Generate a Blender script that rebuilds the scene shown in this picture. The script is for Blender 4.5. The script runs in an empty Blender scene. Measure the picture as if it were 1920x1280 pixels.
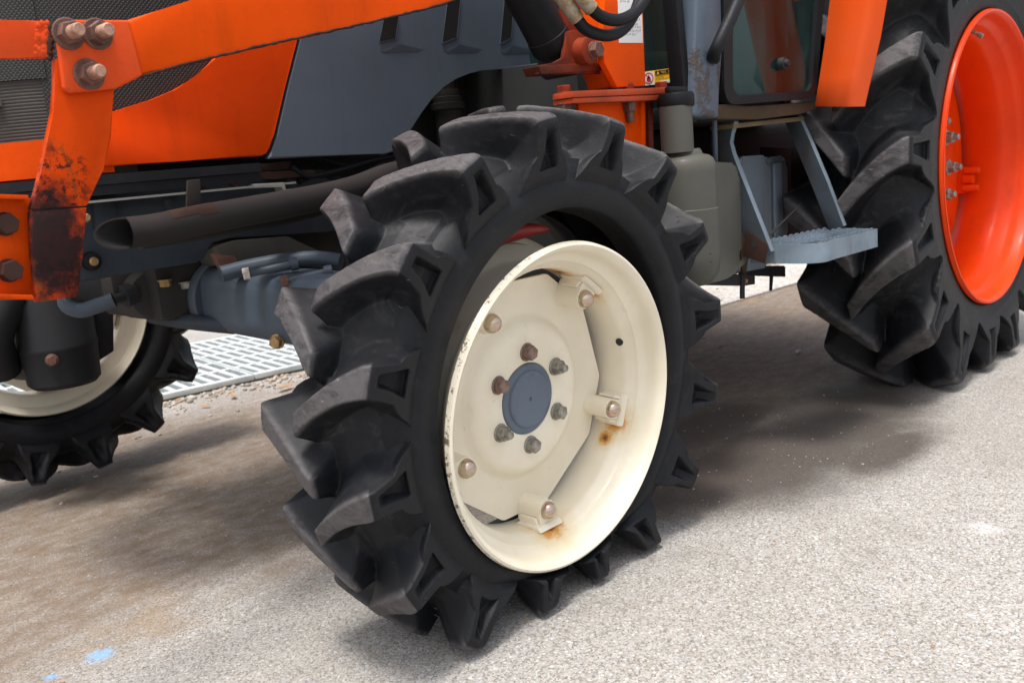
import bpy, bmesh, math, random
import numpy as np
from mathutils import Vector, Matrix

random.seed(7)
rng = np.random.default_rng(7)
scene = bpy.context.scene
COL = scene.collection

# ------------------------------------------------------------------ camera
cam_d = bpy.data.cameras.new('camera')
cam = bpy.data.objects.new('camera', cam_d)
COL.objects.link(cam)
cam.matrix_world = Matrix(((0.688302, 0.199007, -0.697594, -1.325042), (-0.719844, 0.068316, -0.690766, -1.166639), (-0.089810, 0.977614, 0.190276, 0.888558), (0.000000, 0.000000, 0.000000, 1.000000)))
cam_d.sensor_width = 36.0
cam_d.lens = 32.8524
cam_d.clip_start = 0.05
cam_d.clip_end = 400.0
cam_d.dof.use_dof = True
cam_d.dof.focus_distance = 1.95
cam_d.dof.aperture_fstop = 6.3
scene.camera = cam

# ------------------------------------------------------------------ sky, sun, exposure
world = bpy.data.worlds.new('World')
scene.world = world
world.use_nodes = True
wn = world.node_tree.nodes
wl = world.node_tree.links
wn.clear()
SUN_DIR = Vector((-0.26, -0.10, 0.96)).normalized()        # towards the sun
elev = math.asin(SUN_DIR.z)
sky = wn.new('ShaderNodeTexSky')
sky.sky_type = 'NISHITA'
sky.sun_disc = False
sky.sun_elevation = elev
sky.sun_rotation = math.atan2(SUN_DIR.x, SUN_DIR.y)
sky.air_density = 1.0
sky.dust_density = 4.0
sky.ozone_density = 1.0
bg = wn.new('ShaderNodeBackground')
bg.inputs['Strength'].default_value = 0.138
wo = wn.new('ShaderNodeOutputWorld')
hs = wn.new('ShaderNodeHueSaturation')                     # hazy, nearly white sky
hs.inputs['Saturation'].default_value = 0.35
wl.new(sky.outputs[0], hs.inputs['Color'])
wl.new(hs.outputs[0], bg.inputs['Color'])
wl.new(bg.outputs[0], wo.inputs['Surface'])
sun_d = bpy.data.lights.new('sun', 'SUN')
sun_d.energy = 1.75
sun_d.angle = math.radians(12)
sun_d.color = (1.0, 0.965, 0.91)
sun = bpy.data.objects.new('sun', sun_d)
COL.objects.link(sun)
sun.rotation_euler = SUN_DIR.to_track_quat('Z', 'Y').to_euler()
sun.location = (-4, -5, 9)
scene.view_settings.view_transform = 'Standard'
scene.view_settings.look = 'None'
scene.view_settings.exposure = 0.95
scene.view_settings.gamma = 1.0
scene.view_settings.use_curve_mapping = False
scene.render.engine = 'CYCLES'
scene.cycles.max_bounces = 6
scene.cycles.transparent_max_bounces = 12
scene.cycles.use_denoising = True

# ------------------------------------------------------------------ material helpers
class NT:
    def __init__(s, name):
        s.m = bpy.data.materials.new(name)
        s.m.use_nodes = True
        s.t = s.m.node_tree
        s.n = s.t.nodes
        s.n.clear()
        s.out = s.n.new('ShaderNodeOutputMaterial')
        s.b = s.n.new('ShaderNodeBsdfPrincipled')
        s.t.links.new(s.b.outputs[0], s.out.inputs['Surface'])
        s.co = s.n.new('ShaderNodeTexCoord')
    def link(s, a, b):
        s.t.links.new(a, b)
    def val(s, sock, v):
        if hasattr(v, 'links') or isinstance(v, bpy.types.NodeSocket):
            s.link(v, sock)
        elif isinstance(v, tuple) and len(v) == 3 and sock.type == 'RGBA':
            sock.default_value = (*v, 1)
        else:
            sock.default_value = v
    def coord(s, scale=(1, 1, 1), which='Object', loc=(0, 0, 0)):
        mp = s.n.new('ShaderNodeMapping')
        mp.inputs['Scale'].default_value = scale
        mp.inputs['Location'].default_value = loc
        s.link(s.co.outputs[which], mp.inputs['Vector'])
        return mp.outputs[0]
    def noise(s, scale, detail=4, rough=.55, vec=None, dist=0, stretch=(1, 1, 1), loc=(0, 0, 0)):
        n = s.n.new('ShaderNodeTexNoise')
        n.inputs['Scale'].default_value = scale
        n.inputs['Detail'].default_value = detail
        n.inputs['Roughness'].default_value = rough
        n.inputs['Distortion'].default_value = dist
        s.link(vec if vec is not None else s.coord(stretch, loc=loc), n.inputs['Vector'])
        return n.outputs['Fac']
    def voro(s, scale, out='Distance', feature='F1', vec=None, rnd=1.0):
        n = s.n.new('ShaderNodeTexVoronoi')
        n.feature = feature
        n.inputs['Scale'].default_value = scale
        n.inputs['Randomness'].default_value = rnd
        s.link(vec if vec is not None else s.coord(), n.inputs['Vector'])
        return n.outputs[out]
    def ramp(s, fac, stops):
        r = s.n.new('ShaderNodeValToRGB')
        el = r.color_ramp.elements
        while len(el) < len(stops):
            el.new(.5)
        for e, (p, c) in zip(el, stops):
            e.position = p
            e.color = (c, c, c, 1) if not isinstance(c, tuple) else (*c, 1)
        s.link(fac, r.inputs[0])
        return r.outputs[0]
    def step(s, fac, a, b):
        n = s.n.new('ShaderNodeMapRange')
        n.interpolation_type = 'SMOOTHSTEP'
        n.inputs['From Min'].default_value = a
        n.inputs['From Max'].default_value = b
        s.link(fac, n.inputs['Value'])
        return n.outputs[0]
    def math(s, op, a, b=0.0, clamp=False):
        n = s.n.new('ShaderNodeMath')
        n.operation = op
        n.use_clamp = clamp
        s.val(n.inputs[0], a)
        s.val(n.inputs[1], b)
        return n.outputs[0]
    def mix(s, fac, a, b, mode='MIX'):
        n = s.n.new('ShaderNodeMix')
        n.data_type = 'RGBA'
        n.blend_type = mode
        s.val(n.inputs['Factor'], fac)
        s.val(n.inputs['A'] if False else n.inputs[6], a)
        s.val(n.inputs[7], b)
        return n.outputs[2]
    def bump(s, h, strength=.3, dist=.002, normal=None):
        n = s.n.new('ShaderNodeBump')
        n.inputs['Strength'].default_value = strength
        n.inputs['Distance'].default_value = dist
        s.link(h, n.inputs['Height'])
        if normal is not None:
            s.link(normal, n.inputs['Normal'])
        return n.outputs[0]
    def axis(s, k, which='Object'):
        n = s.n.new('ShaderNodeSeparateXYZ')
        s.link(s.co.outputs[which], n.inputs[0])
        return n.outputs[k]
    def attr(s, name):
        n = s.n.new('ShaderNodeAttribute')
        n.attribute_name = name
        return n.outputs['Fac']
    def near(s, p, r, wob=0.0, stretch=(1, 1, 1)):
        """1 near point p (object space), 0 beyond r, with a ragged edge"""
        v = s.n.new('ShaderNodeVectorMath')
        v.operation = 'SUBTRACT'
        s.link(s.co.outputs['Object'], v.inputs[0])
        v.inputs[1].default_value = p
        m = s.n.new('ShaderNodeVectorMath')
        m.operation = 'MULTIPLY'
        s.link(v.outputs[0], m.inputs[0])
        m.inputs[1].default_value = stretch
        l = s.n.new('ShaderNodeVectorMath')
        l.operation = 'LENGTH'
        s.link(m.outputs[0], l.inputs[0])
        d = l.outputs['Value']
        if wob:
            nz = s.noise(3.0 / r, 5, .65)
            d = s.math('ADD', d, s.math('MULTIPLY', s.math('SUBTRACT', nz, .5), wob * 2))
        return s.step(d, r, r * .35)
    def fin(s, base, rough=.5, metal=0.0, normal=None, coat=0.0, spec=.5):
        s.val(s.b.inputs['Base Color'], base)
        s.val(s.b.inputs['Roughness'], rough)
        s.val(s.b.inputs['Metallic'], metal)
        s.val(s.b.inputs['Coat Weight'], coat)
        s.val(s.b.inputs['Specular IOR Level'], spec)
        s.b.inputs['Coat Roughness'].default_value = .12
        if normal is not None:
            s.link(normal, s.b.inputs['Normal'])
        return s.m

RUST = (.085, .035, .018)

def paint(name, col, rough=.32, grime=.35, chip=.0, grime_col=(.05, .035, .025), coat=.25, dark=.85, sc=1.0, fade=None, spec=.16):
    t = NT(name)
    big = t.noise(3.5 * sc, 5, .6)
    base = t.mix(t.step(big, .35, .72), col, tuple(c * dark for c in col))
    if fade:
        base = t.mix(t.math('MULTIPLY', t.step(t.noise(2.2 * sc, 4, .6, loc=(3, 1, 2)), .42, .7), .8), base, fade)
    streak = t.noise(9 * sc, 6, .7, stretch=(1.6, 1.6, .25))
    g = t.math('MULTIPLY', t.step(streak, .5, .78), grime)
    base = t.mix(g, base, grime_col)
    fine = t.noise(70 * sc, 3, .7)
    base = t.mix(t.math('MULTIPLY', t.step(fine, .55, .8), grime * .55), base, grime_col)
    r = t.math('ADD', rough, t.math('MULTIPLY', streak, .22))
    if chip > 0:
        c = t.step(t.noise(26 * sc, 6, .75), .70 - chip * .12, .72 - chip * .12)
        base = t.mix(c, base, RUST)
        r = t.math('ADD', r, t.math('MULTIPLY', c, .3))
    nb = t.bump(t.noise(45 * sc, 4, .6), .08, .002)
    return t.fin(base, r, 0, nb, coat, spec)

M = {}
def rubber(name, wear=True, dusty=.5):
    t = NT(name)
    n1 = t.noise(5, 6, .65)
    n2 = t.noise(38, 6, .7)
    base = t.mix(t.step(n1, .3, .75), (.0068, .0074, .0098), (.0120, .0126, .0152))
    base = t.mix(t.math('MULTIPLY', t.step(n2, .5, .75), dusty), base, (.030, .028, .028))
    if wear:
        w = t.attr('wear')
        scr = t.noise(24, 7, .8, stretch=(1, .35, 1), dist=.6)
        wm = t.math('MULTIPLY', w, t.math('ADD', t.step(scr, .36, .62), .34), True)
        base = t.mix(wm, base, (.078, .072, .074))
        hot = t.math('MULTIPLY', w, t.step(t.noise(60, 7, .85, stretch=(1, .3, 1), dist=1.2), .57, .66), True)
        base = t.mix(t.math('MULTIPLY', hot, .75), base, (.22, .19, .16))
        flow = t.attr('valley')
        fl = t.noise(11, 7, .72, stretch=(1, .6, 1), dist=1.8)
        base = t.mix(t.math('MULTIPLY', flow, t.math('MULTIPLY', t.step(fl, .5, .68), .55)), base, (.055, .053, .054))
    lines = t.noise(150, 3, .7)
    nb = t.bump(t.math('ADD', t.math('MULTIPLY', n2, .6), t.math('MULTIPLY', lines, .5)), .35, .0022)
    return t.fin(base, t.math('ADD', .40, t.math('MULTIPLY', n2, .26)), 0, nb, 0, .22)
M['rubber'] = rubber('tyre_rubber')
M['rubber_part'] = rubber('rubber_strip', False, .35)

M['orange'] = paint('orange_paint', (.80, .078, .0006), .36, .26, .06, (.20, .025, .004), .0, .80, 1.0, None, .08)
M['orange_hood'] = paint('hood_orange_paint', (.70, .052, .0006), .36, .34, .04, (.22, .02, .004), .0, .74, 1.0, (.76, .064, .001), .10)
M['orange_worn'] = paint('worn_orange_paint', (.70, .066, .001), .45, .45, .22, (.10, .022, .010), .0, .78, 1.0, None, .08)
M['orange_faded'] = paint('faded_orange_paint', (.68, .070, .014), .45, .45, .28, (.11, .03, .018), .0, .8, 1.3, (.58, .085, .022), .08)
M['plate_faded'] = paint('plate_faded_paint', (.46, .062, .020), .5, .45, .3, (.10, .03, .02), 0, .75, 1.6, (.42, .10, .055))
M['red_dirty'] = paint('dirty_red_paint', (.20, .026, .010), .45, .6, .4, (.05, .022, .014), 0, .7)
M['red_black'] = paint('greasy_red_paint', (.085, .018, .010), .45, .7, .55, (.012, .009, .008), 0, .5, 2.0, (.30, .04, .012))
M['fender'] = paint('fender_orange', (.82, .085, .003), .34, .12, 0, (.3, .03, .01), .05, .88, .5, (.78, .115, .035))
M['rim_orange'] = paint('rear_rim_orange', (.78, .050, .0015), .30, .34, .0, (.34, .030, .008), .08, .85)
M['cap_blue'] = paint('hub_cap_blue', (.125, .155, .20), .40, .3, .2, (.07, .06, .055), .05, .85, 1.6)
M['greyblue'] = paint('grey_blue_paint', (.085, .105, .135), .36, .22, .05, (.05, .05, .05), .15, .85, 1.0)
M['frameblue'] = paint('chassis_blue_paint', (.038, .048, .060), .42, .55, .22, (.035, .030, .026), .05, .7)
M['axleblue'] = paint('axle_blue_paint', (.064, .083, .108), .38, .55, .20, (.06, .046, .034), .1, .75)
M['stepblue'] = paint('step_blue_paint', (.155, .195, .235), .42, .34, .30, (.16, .10, .06), .05, .82, 2.0, (.24, .30, .36))
M['stepshade'] = paint('shaded_step_paint', (.050, .064, .076), .5, .7, .6, (.075, .042, .022), 0, .75, 1.5)  # darker copy of the step blue: shade painted in, plus rust grime
M['tankgrey'] = paint('tank_grey_paint', (.092, .089, .076), .42, .30, .02, (.06, .052, .04), .05, .85)
M['tankblue'] = paint('tank_blue_paint', (.17, .20, .23), .38, .45, .14, (.10, .06, .035), .1, .8)
M['darksteel'] = paint('dark_steel', (.022, .023, .026), .45, .35, .1, (.045, .035, .028), .0, .8)
M['black'] = paint('black_plastic', (.010, .0105, .012), .40, .15, 0, (.022, .022, .022), .0, .9)
M['soot'] = paint('exhaust_steel', (.030, .026, .025), .60, .45, .2, (.045, .027, .019), 0, .8)
M['rustysill'] = paint('rusty_sill', (.075, .050, .030), .7, .6, .7, (.06, .028, .014), 0, .7, 2.0)
M['rust_yellow'] = paint('rusty_flat_bar', (.17, .125, .075), .65, .6, .5, (.08, .04, .02), 0, .7, 2.5)
M['steelstrip'] = paint('bare_strip', (.22, .215, .20), .5, .35, .1, (.08, .07, .06), 0, .8)
M['darkrust'] = paint('dark_rust', (.050, .026, .020), .75, .6, .5, (.03, .018, .014), 0, .6, 2.5)
M['pivot_grey'] = paint('pivot_casting', (.052, .048, .046), .55, .5, .15, (.05, .035, .026), 0, .7)
M['engine'] = paint('engine_cast', (.035, .033, .031), .6, .5, .1, (.02, .018, .016), 0, .7)

def pillar_paint():
    t = NT('peeling_pillar_paint')
    n = t.noise(5, 5, .6)
    base = t.mix(t.step(n, .35, .72), (.095, .12, .155), (.075, .095, .125))
    st = t.step(t.noise(11, 6, .7, stretch=(1, 1, .2)), .55, .8)
    base = t.mix(t.math('MULTIPLY', st, .3), base, (.06, .055, .05))
    h = n
    for p, r, sx in [((0.7644, 0.15, 1.0207), 0.05, (1.2, 1, 0.55)), ((0.7455, 0.15, 1.0787), 0.03, (1.5, 1, 0.5)), ((0.8463, 0.15, 1.0398), 0.03, (2, 1, 0.4)), ((0.7881, 0.15, 0.956), 0.02, (0.6, 1, 1.6))]:
        a = t.math('MULTIPLY', t.near(p, r, r * .9, sx), t.step(t.noise(48, 6, .8), .44, .52))
        base = t.mix(a, base, (.085, .062, .050))
        h = t.math('ADD', h, t.math('MULTIPLY', a, 2.5))
    return t.fin(base, t.math('ADD', .34, t.math('MULTIPLY', n, .2)), 0, t.bump(h, .6, .003), .05, .2)
M['pillar'] = pillar_paint()

def strap_paint():
    t = NT('sooty_strap_paint')
    base = t.mix(t.step(t.noise(5, 5, .6), .35, .7), (.66, .058, .001), (.50, .044, .002))
    g = t.math('MULTIPLY', t.step(t.noise(12, 6, .7, stretch=(1.4, 1, .25)), .52, .78), .45)
    base = t.mix(g, base, (.16, .045, .012))
    wob = t.noise(26, 7, .8)
    dr = t.math('MULTIPLY', t.step(t.noise(9, 7, .75, stretch=(2.2, 1, .35), dist=.8), .53, .62), .6)
    base = t.mix(dr, base, (.19, .075, .015))
    for p, r, k, st in [((-0.7775, 0.345, 0.8268), 0.105, 0.98, (1.25, 1, 0.75)), ((-0.7866, 0.345, 0.8646), 0.03, 0.6, (1, 1, 1))]:
        a = t.near(p, r, r * .75, st)
        base = t.mix(t.math('MULTIPLY', a, k), base, (.016, .011, .012))
    for p, r, k, st in [((-0.7563, 0.345, 0.9104), 0.075, 0.9, (1, 1, 0.8)), ((-0.7815, 0.345, 0.7819), 0.07, 0.8, (1, 1, 1))]:
        a = t.math('MULTIPLY', t.near(p, r, r * .5, st), t.step(t.noise(75, 5, .8), .50, .58))
        base = t.mix(t.math('MULTIPLY', a, k), base, (.014, .010, .010))
    return t.fin(base, t.math('ADD', .45, t.math('MULTIPLY', wob, .2)), 0, t.bump(wob, .12, .002), .0, .08)
M['strap'] = strap_paint()

def metal_bolt(name, col, rust, rough=.45, metal=.55):
    t = NT(name)
    n = t.noise(60, 5, .7)
    base = t.mix(t.step(n, .38, .66), col, rust)
    return t.fin(base, t.math('ADD', rough, t.math('MULTIPLY', n, .25)), metal, t.bump(n, .3, .001))
M['bolt'] = metal_bolt('weathered_zinc', (.36, .35, .31), (.19, .155, .115))
M['bolt_rust'] = metal_bolt('rusty_bolt', (.16, .075, .055), (.10, .05, .036), .6, .2)
M['bolt_tan'] = metal_bolt('tarnished_bolt', (.26, .19, .16), (.17, .10, .08))
M['bolt_pink'] = metal_bolt('worn_stud', (.46, .27, .19), (.22, .12, .09), .5, .4)
M['brass'] = metal_bolt('brass_bolt', (.42, .27, .12), (.24, .15, .07), .45, .6)
t = NT('iridescent_zinc')
n = t.noise(22, 3, .6, loc=(4, 4, 1))
M['dome'] = t.fin(t.ramp(n, [(.36, (.52, .49, .31)), (.5, (.54, .44, .35)), (.64, (.52, .36, .32))]), .20, .9, t.bump(t.noise(90, 3, .6), .1, .001))

# cream wheel paint: chips at the lip, rust weeping under three of the clamp pins
def cream(name, rust_at, lip_r):
    t = NT(name)
    n = t.noise(6, 5, .6)
    base = t.mix(t.step(n, .35, .7), (.80, .735, .595), (.73, .66, .515))
    sp = t.step(t.noise(120, 4, .7), .68, .72)
    base = t.mix(t.math('MULTIPLY', sp, .45), base, (.33, .24, .14))
    st = t.step(t.noise(14, 6, .75, stretch=(1, 1, .4)), .60, .8)
    base = t.mix(t.math('MULTIPLY', st, .35), base, (.48, .40, .25))
    for p, r, k in rust_at:
        a = t.near(p, r * 1.8, r * .6)
        base = t.mix(t.math('MULTIPLY', a, .40 * k), base, (.62, .42, .13))
        a = t.near(p, r, r * .5)
        base = t.mix(t.math('MULTIPLY', a, k), base, (.55, .23, .02))
        a = t.near(p, r * .45, r * .4)
        base = t.mix(t.math('MULTIPLY', a, .9 * k), base, (.10, .035, .012))
    if lip_r:
        x, z = t.axis(0), t.axis(2)
        rr = t.math('SQRT', t.math('ADD', t.math('MULTIPLY', x, x), t.math('MULTIPLY', z, z)))
        lip = t.math('MULTIPLY', t.step(rr, lip_r - .0022, lip_r - .0002), t.step(t.noise(75, 6, .8), .535, .575))
        left = t.step(x, -.02, -.16)
        base = t.mix(t.math('MULTIPLY', lip, t.math('ADD', t.math('MULTIPLY', left, .85), .1), True), base, (.10, .05, .03))
    return t.fin(base, t.math('ADD', .34, t.math('MULTIPLY', n, .2)), 0, t.bump(t.noise(30, 3, .5), .06, .002), .15)

# asphalt with exposed aggregate; brown dirt tracks under the machine; a splash of blue paint
def asphalt():
    t = NT('worn_asphalt')
    co = t.coord()
    cells = t.voro(205, 'Color', vec=co)
    dist = t.voro(205, 'Distance', vec=co)
    sep = t.n.new('ShaderNodeSeparateColor')
    t.link(cells, sep.inputs[0])
    stone = t.ramp(sep.outputs[0], [(0.0, (.17, .165, .16)), (.14, (.31, .295, .265)), (.36, (.39, .375, .35)), (.58, (.43, .425, .415)), (.74, (.40, .34, .28)), (.86, (.31, .32, .345)), (.95, (.56, .555, .545))])
    c2 = t.voro(300, 'Color', vec=co)
    sep2 = t.n.new('ShaderNodeSeparateColor')
    t.link(c2, sep2.inputs[0])
    small = t.ramp(sep2.outputs[1], [(0.0, (.13, .115, .10)), (.45, (.37, .355, .335)), (.8, (.50, .485, .465)), (1.0, (.20, .17, .14))])
    pick = t.step(sep.outputs[1], .42, .5)
    base = t.mix(pick, stone, small)
    gap = t.step(dist, .62, .85)
    base = t.mix(t.math('MULTIPLY', gap, .5), base, (.10, .088, .075))
    big = t.noise(1.1, 5, .6)
    base = t.mix(t.math('MULTIPLY', t.step(big, .42, .7), .22), base, (.20, .175, .145))
    pt = t.noise(.55, 5, .62, loc=(4, 8, 0))
    base = t.mix(t.math('MULTIPLY', t.step(pt, .40, .62), .30), base, (.215, .195, .170))
    worn = t.step(t.noise(7, 6, .7, loc=(3, 3, 0)), .52, .68)
    base = t.mix(t.math('MULTIPLY', worn, .22), base, (.17, .150, .128))
    # dirt carried in by the tractor: broad band under and behind it, ragged edge, streaky along its track
    y = t.axis(1)
    x = t.axis(0)
    streak = t.noise(2.2, 6, .68, stretch=(.6, 1.3, 1))
    blot = t.noise(1.5, 6, .66, loc=(5, 2, 0))
    wob = t.math('ADD', t.math('MULTIPLY', t.math('SUBTRACT', streak, .5), .9), t.math('MULTIPLY', t.math('SUBTRACT', blot, .5), 1.1))
    yy = t.math('ADD', t.math('ADD', y, wob), t.math('MULTIPLY', t.step(x, -.1, .7), .42))
    band = t.math('MULTIPLY', t.step(yy, .36, .95), t.step(yy, 3.0, 2.3))
    fine = t.noise(16, 7, .75, stretch=(.8, 1.2, 1))
    dirt = t.math('MULTIPLY', band, t.math('ADD', t.math('MULTIPLY', t.step(fine, .30, .68), .46), .48), True)
    base = t.mix(dirt, base, (.148, .100, .064))
    dk = t.math('MULTIPLY', band, t.step(t.noise(2.4, 7, .74, stretch=(.55, 1.5, 1), loc=(1, 7, 0)), .55, .70), True)
    base = t.mix(t.math('MULTIPLY', dk, .55), base, (.060, .045, .036))
    och = t.math('MULTIPLY', t.step(t.noise(2.1, 6, .7, loc=(9, 3, 0)), .54, .70), t.step(yy, .0, .6))
    base = t.mix(t.math('MULTIPLY', och, .30), base, (.30, .19, .085))
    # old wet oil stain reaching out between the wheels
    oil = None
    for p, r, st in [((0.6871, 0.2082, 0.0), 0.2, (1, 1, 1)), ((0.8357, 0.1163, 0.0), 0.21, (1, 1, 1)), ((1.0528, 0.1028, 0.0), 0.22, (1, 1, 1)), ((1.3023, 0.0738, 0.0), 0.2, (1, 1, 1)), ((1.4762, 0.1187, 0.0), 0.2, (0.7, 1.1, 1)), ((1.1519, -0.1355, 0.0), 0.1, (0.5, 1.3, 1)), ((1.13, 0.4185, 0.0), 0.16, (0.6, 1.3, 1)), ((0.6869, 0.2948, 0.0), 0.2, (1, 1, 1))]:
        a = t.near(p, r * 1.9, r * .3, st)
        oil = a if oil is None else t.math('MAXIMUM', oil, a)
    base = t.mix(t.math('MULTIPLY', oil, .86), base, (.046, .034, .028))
    pot = t.step(t.noise(3.4, 7, .78, loc=(2, 11, 0)), .665, .70)
    base = t.mix(t.math('MULTIPLY', pot, .6), base, (.085, .06, .045))
    crumbs = t.step(t.noise(55, 4, .8), .70, .74)
    base = t.mix(t.math('MULTIPLY', crumbs, .7), base, (.05, .036, .028))
    for p, r, k in [((-0.7163, 0.6636, 0.0), 0.034, 0.75), ((-0.8122, 0.6624, 0.0), 0.016, 0.6)]:
        a = t.near(p, r, r * 1.5)
        base = t.mix(t.math('MULTIPLY', a, k), base, (.19, .37, .60))
    for p, r, k in [((0.7483, -0.5202, 0.0), 0.045, 0.3)]:
        a = t.near(p, r, r * 1.2)
        base = t.mix(t.math('MULTIPLY', a, k), base, (.72, .72, .72))
    h = t.math('ADD', t.math('MULTIPLY', t.math('SUBTRACT', 1.0, dist), .7), t.math('MULTIPLY', sep.outputs[2], .35))
    h = t.math('ADD', h, t.math('MULTIPLY', t.noise(260, 3, .7), .3))
    nb = t.bump(h, .32, .004)
    return t.fin(base, .82, 0, nb, 0, .3)
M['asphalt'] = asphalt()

def concrete():
    t = NT('pale_pavement')
    co = t.coord()
    cells = t.voro(70, 'Color', vec=co)
    sep = t.n.new('ShaderNodeSeparateColor')
    t.link(cells, sep.inputs[0])
    base = t.ramp(sep.outputs[0], [(0, (.30, .275, .245)), (.5, (.42, .39, .36)), (.9, (.52, .50, .47))])
    n = t.noise(4, 6, .7)
    base = t.mix(t.math('MULTIPLY', t.step(n, .42, .7), .45), base, (.30, .24, .19))
    return t.fin(base, .85, 0, t.bump(t.noise(120, 4, .7), .4, .004), 0, .3)
M['concrete'] = concrete()

def stones():
    t = NT('gravel_stone')
    n = t.n.new('ShaderNodeNewGeometry')
    base = t.ramp(n.outputs['Random Per Island'], [(0, (.20, .17, .145)), (.3, (.36, .32, .28)), (.55, (.45, .40, .35)), (.75, (.42, .30, .20)), (.88, (.30, .18, .10)), (1, (.50, .48, .45))])
    return t.fin(base, .85, 0, t.bump(t.noise(90, 4, .7), .4, .002), 0, .3)
M['stone'] = stones()
t = NT('galvanised_grate')
n = t.noise(9, 5, .6)
M['grate'] = t.fin(t.mix(t.step(n, .35, .7), (.62, .65, .64), (.48, .52, .52)), .45, .25, t.bump(n, .1, .002))
t = NT('dark_pit')
M['pit'] = t.fin(t.mix(t.noise(6), (.11, .12, .125), (.05, .055, .055)), .9)
t = NT('dry_leaf')
M['leaf'] = t.fin(t.mix(t.noise(40), (.30, .15, .06), (.42, .26, .13)), .7)
t = NT('white_litter')
M['litter'] = t.fin(t.mix(t.noise(30), (.55, .50, .45), (.40, .35, .30)), .7)

# perforated sheet and fine horizontal slots (holes of a few millimetres), on the UV in metres
def mesh_mat(name, slots=False):
    t = NT(name)
    uv = t.coord(which='UV')
    if slots:
        sp = t.n.new('ShaderNodeSeparateXYZ')
        t.link(uv, sp.inputs[0])
        w = t.math('SINE', t.math('MULTIPLY', sp.outputs[1], 2 * math.pi / .0062))
        m = t.step(w, -.35, .35)
        dirt = t.noise(7, 5, .7)
        base = t.mix(m, (.003, .0027, .0024), (.034, .026, .019))
        base = t.mix(t.math('MULTIPLY', t.step(dirt, .4, .7), .45), base, (.035, .028, .022))
    else:
        rot = t.n.new('ShaderNodeMapping')
        rot.inputs['Rotation'].default_value = (0, 0, math.radians(45))
        rot.inputs['Scale'].default_value = (1 / .0062, 1 / .0062, 1)
        t.link(t.co.outputs['UV'], rot.inputs['Vector'])
        d = t.voro(1.0, 'Distance', vec=rot.outputs[0], rnd=0.0)
        m = t.step(d, .30, .42)
        dirt = t.noise(4, 5, .7)
        base = t.mix(m, (.004, .004, .004), t.mix(t.step(dirt, .35, .7), (.020, .0165, .0135), (.009, .008, .007)))
    return t.fin(base, .55, 0, t.bump(m, .6, .002))
M['mesh'] = mesh_mat('perforated_grille')
M['slots'] = mesh_mat('slotted_grille', True)

def glass(name, tint, refl):
    t = NT(name)
    t.n.remove(t.b)
    tr = t.n.new('ShaderNodeBsdfTransparent')
    tr.inputs[0].default_value = (*tint, 1)
    gl = t.n.new('ShaderNodeBsdfGlossy')
    gl.inputs['Roughness'].default_value = .04
    gl.inputs['Color'].default_value = (*refl, 1)
    fr = t.n.new('ShaderNodeFresnel')
    fr.inputs['IOR'].default_value = 1.5
    mx = t.n.new('ShaderNodeMixShader')
    refl_green = t.n.new('ShaderNodeBsdfDiffuse')
    refl_green.inputs[0].default_value = (.045, .095, .092, 1)  # dull green film stands in for sky and trees mirrored in the glass
    m2 = t.n.new('ShaderNodeMixShader')
    t.link(t.math('MULTIPLY', t.step(t.noise(5, 6, .7, stretch=(1, 1, .3)), .30, .8), .55), m2.inputs[0])
    t.link(fr.outputs[0], mx.inputs[0])
    t.link(tr.outputs[0], mx.inputs[1])
    t.link(gl.outputs[0], mx.inputs[2])
    t.link(mx.outputs[0], m2.inputs[1])
    t.link(refl_green.outputs[0], m2.inputs[2])
    t.link(m2.outputs[0], t.out.inputs['Surface'])
    return t.m
M['glass'] = glass('cab_glass', (.42, .50, .47), (.8, .9, .88))

def flat(name, col, rough=.5):
    t = NT(name)
    n = t.noise(30, 4, .6)
    return t.fin(t.mix(t.math('MULTIPLY', n, .25), col, tuple(c * .7 for c in col)), rough)
M['white_decal'] = flat('decal_white', (.78, .78, .77), .35)
M['yellow_decal'] = flat('decal_yellow', (.80, .47, .02), .4)
M['red_print'] = flat('print_red', (.55, .03, .06), .4)
M['black_print'] = flat('print_black', (.02, .02, .02), .4)
M['grey_print'] = flat('print_grey', (.22, .22, .23), .4)
M['seat'] = flat('seat_vinyl', (.09, .105, .085), .6)
M['tube'] = flat('red_tube_rubber', (.28, .022, .018), .5)
M['inner_red'] = flat('cab_inner_red', (.12, .016, .012), .5)
M['interior'] = flat('cab_interior', (.02, .021, .021), .7)
M['bore_black'] = flat('bore_black', (.005, .005, .005), .9)
M['hose'] = rubber('hose_rubber', False, .25)
M['crimp'] = metal_bolt('hose_crimp', (.36, .33, .26), (.30, .17, .07), .5, .4)

# ------------------------------------------------------------------ object helpers
def tag(o, label, cat, group=None, kind=None):
    o['label'] = label
    o['category'] = cat
    if group: o['group'] = group
    if kind: o['kind'] = kind
    return o

def empty(name, loc, parent=None, rot=None):
    o = bpy.data.objects.new(name, None)
    COL.objects.link(o)
    o.empty_display_size = .1
    o.location = loc
    if rot: o.rotation_euler = rot
    if parent: o.parent = parent
    return o

WORLD = {}
def mw(o):
    """world matrix without a depsgraph update"""
    m = Matrix.LocRotScale(o.location, o.rotation_euler, o.scale)
    return m if o.parent is None else mw(o.parent) @ o.matrix_parent_inverse @ m

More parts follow.
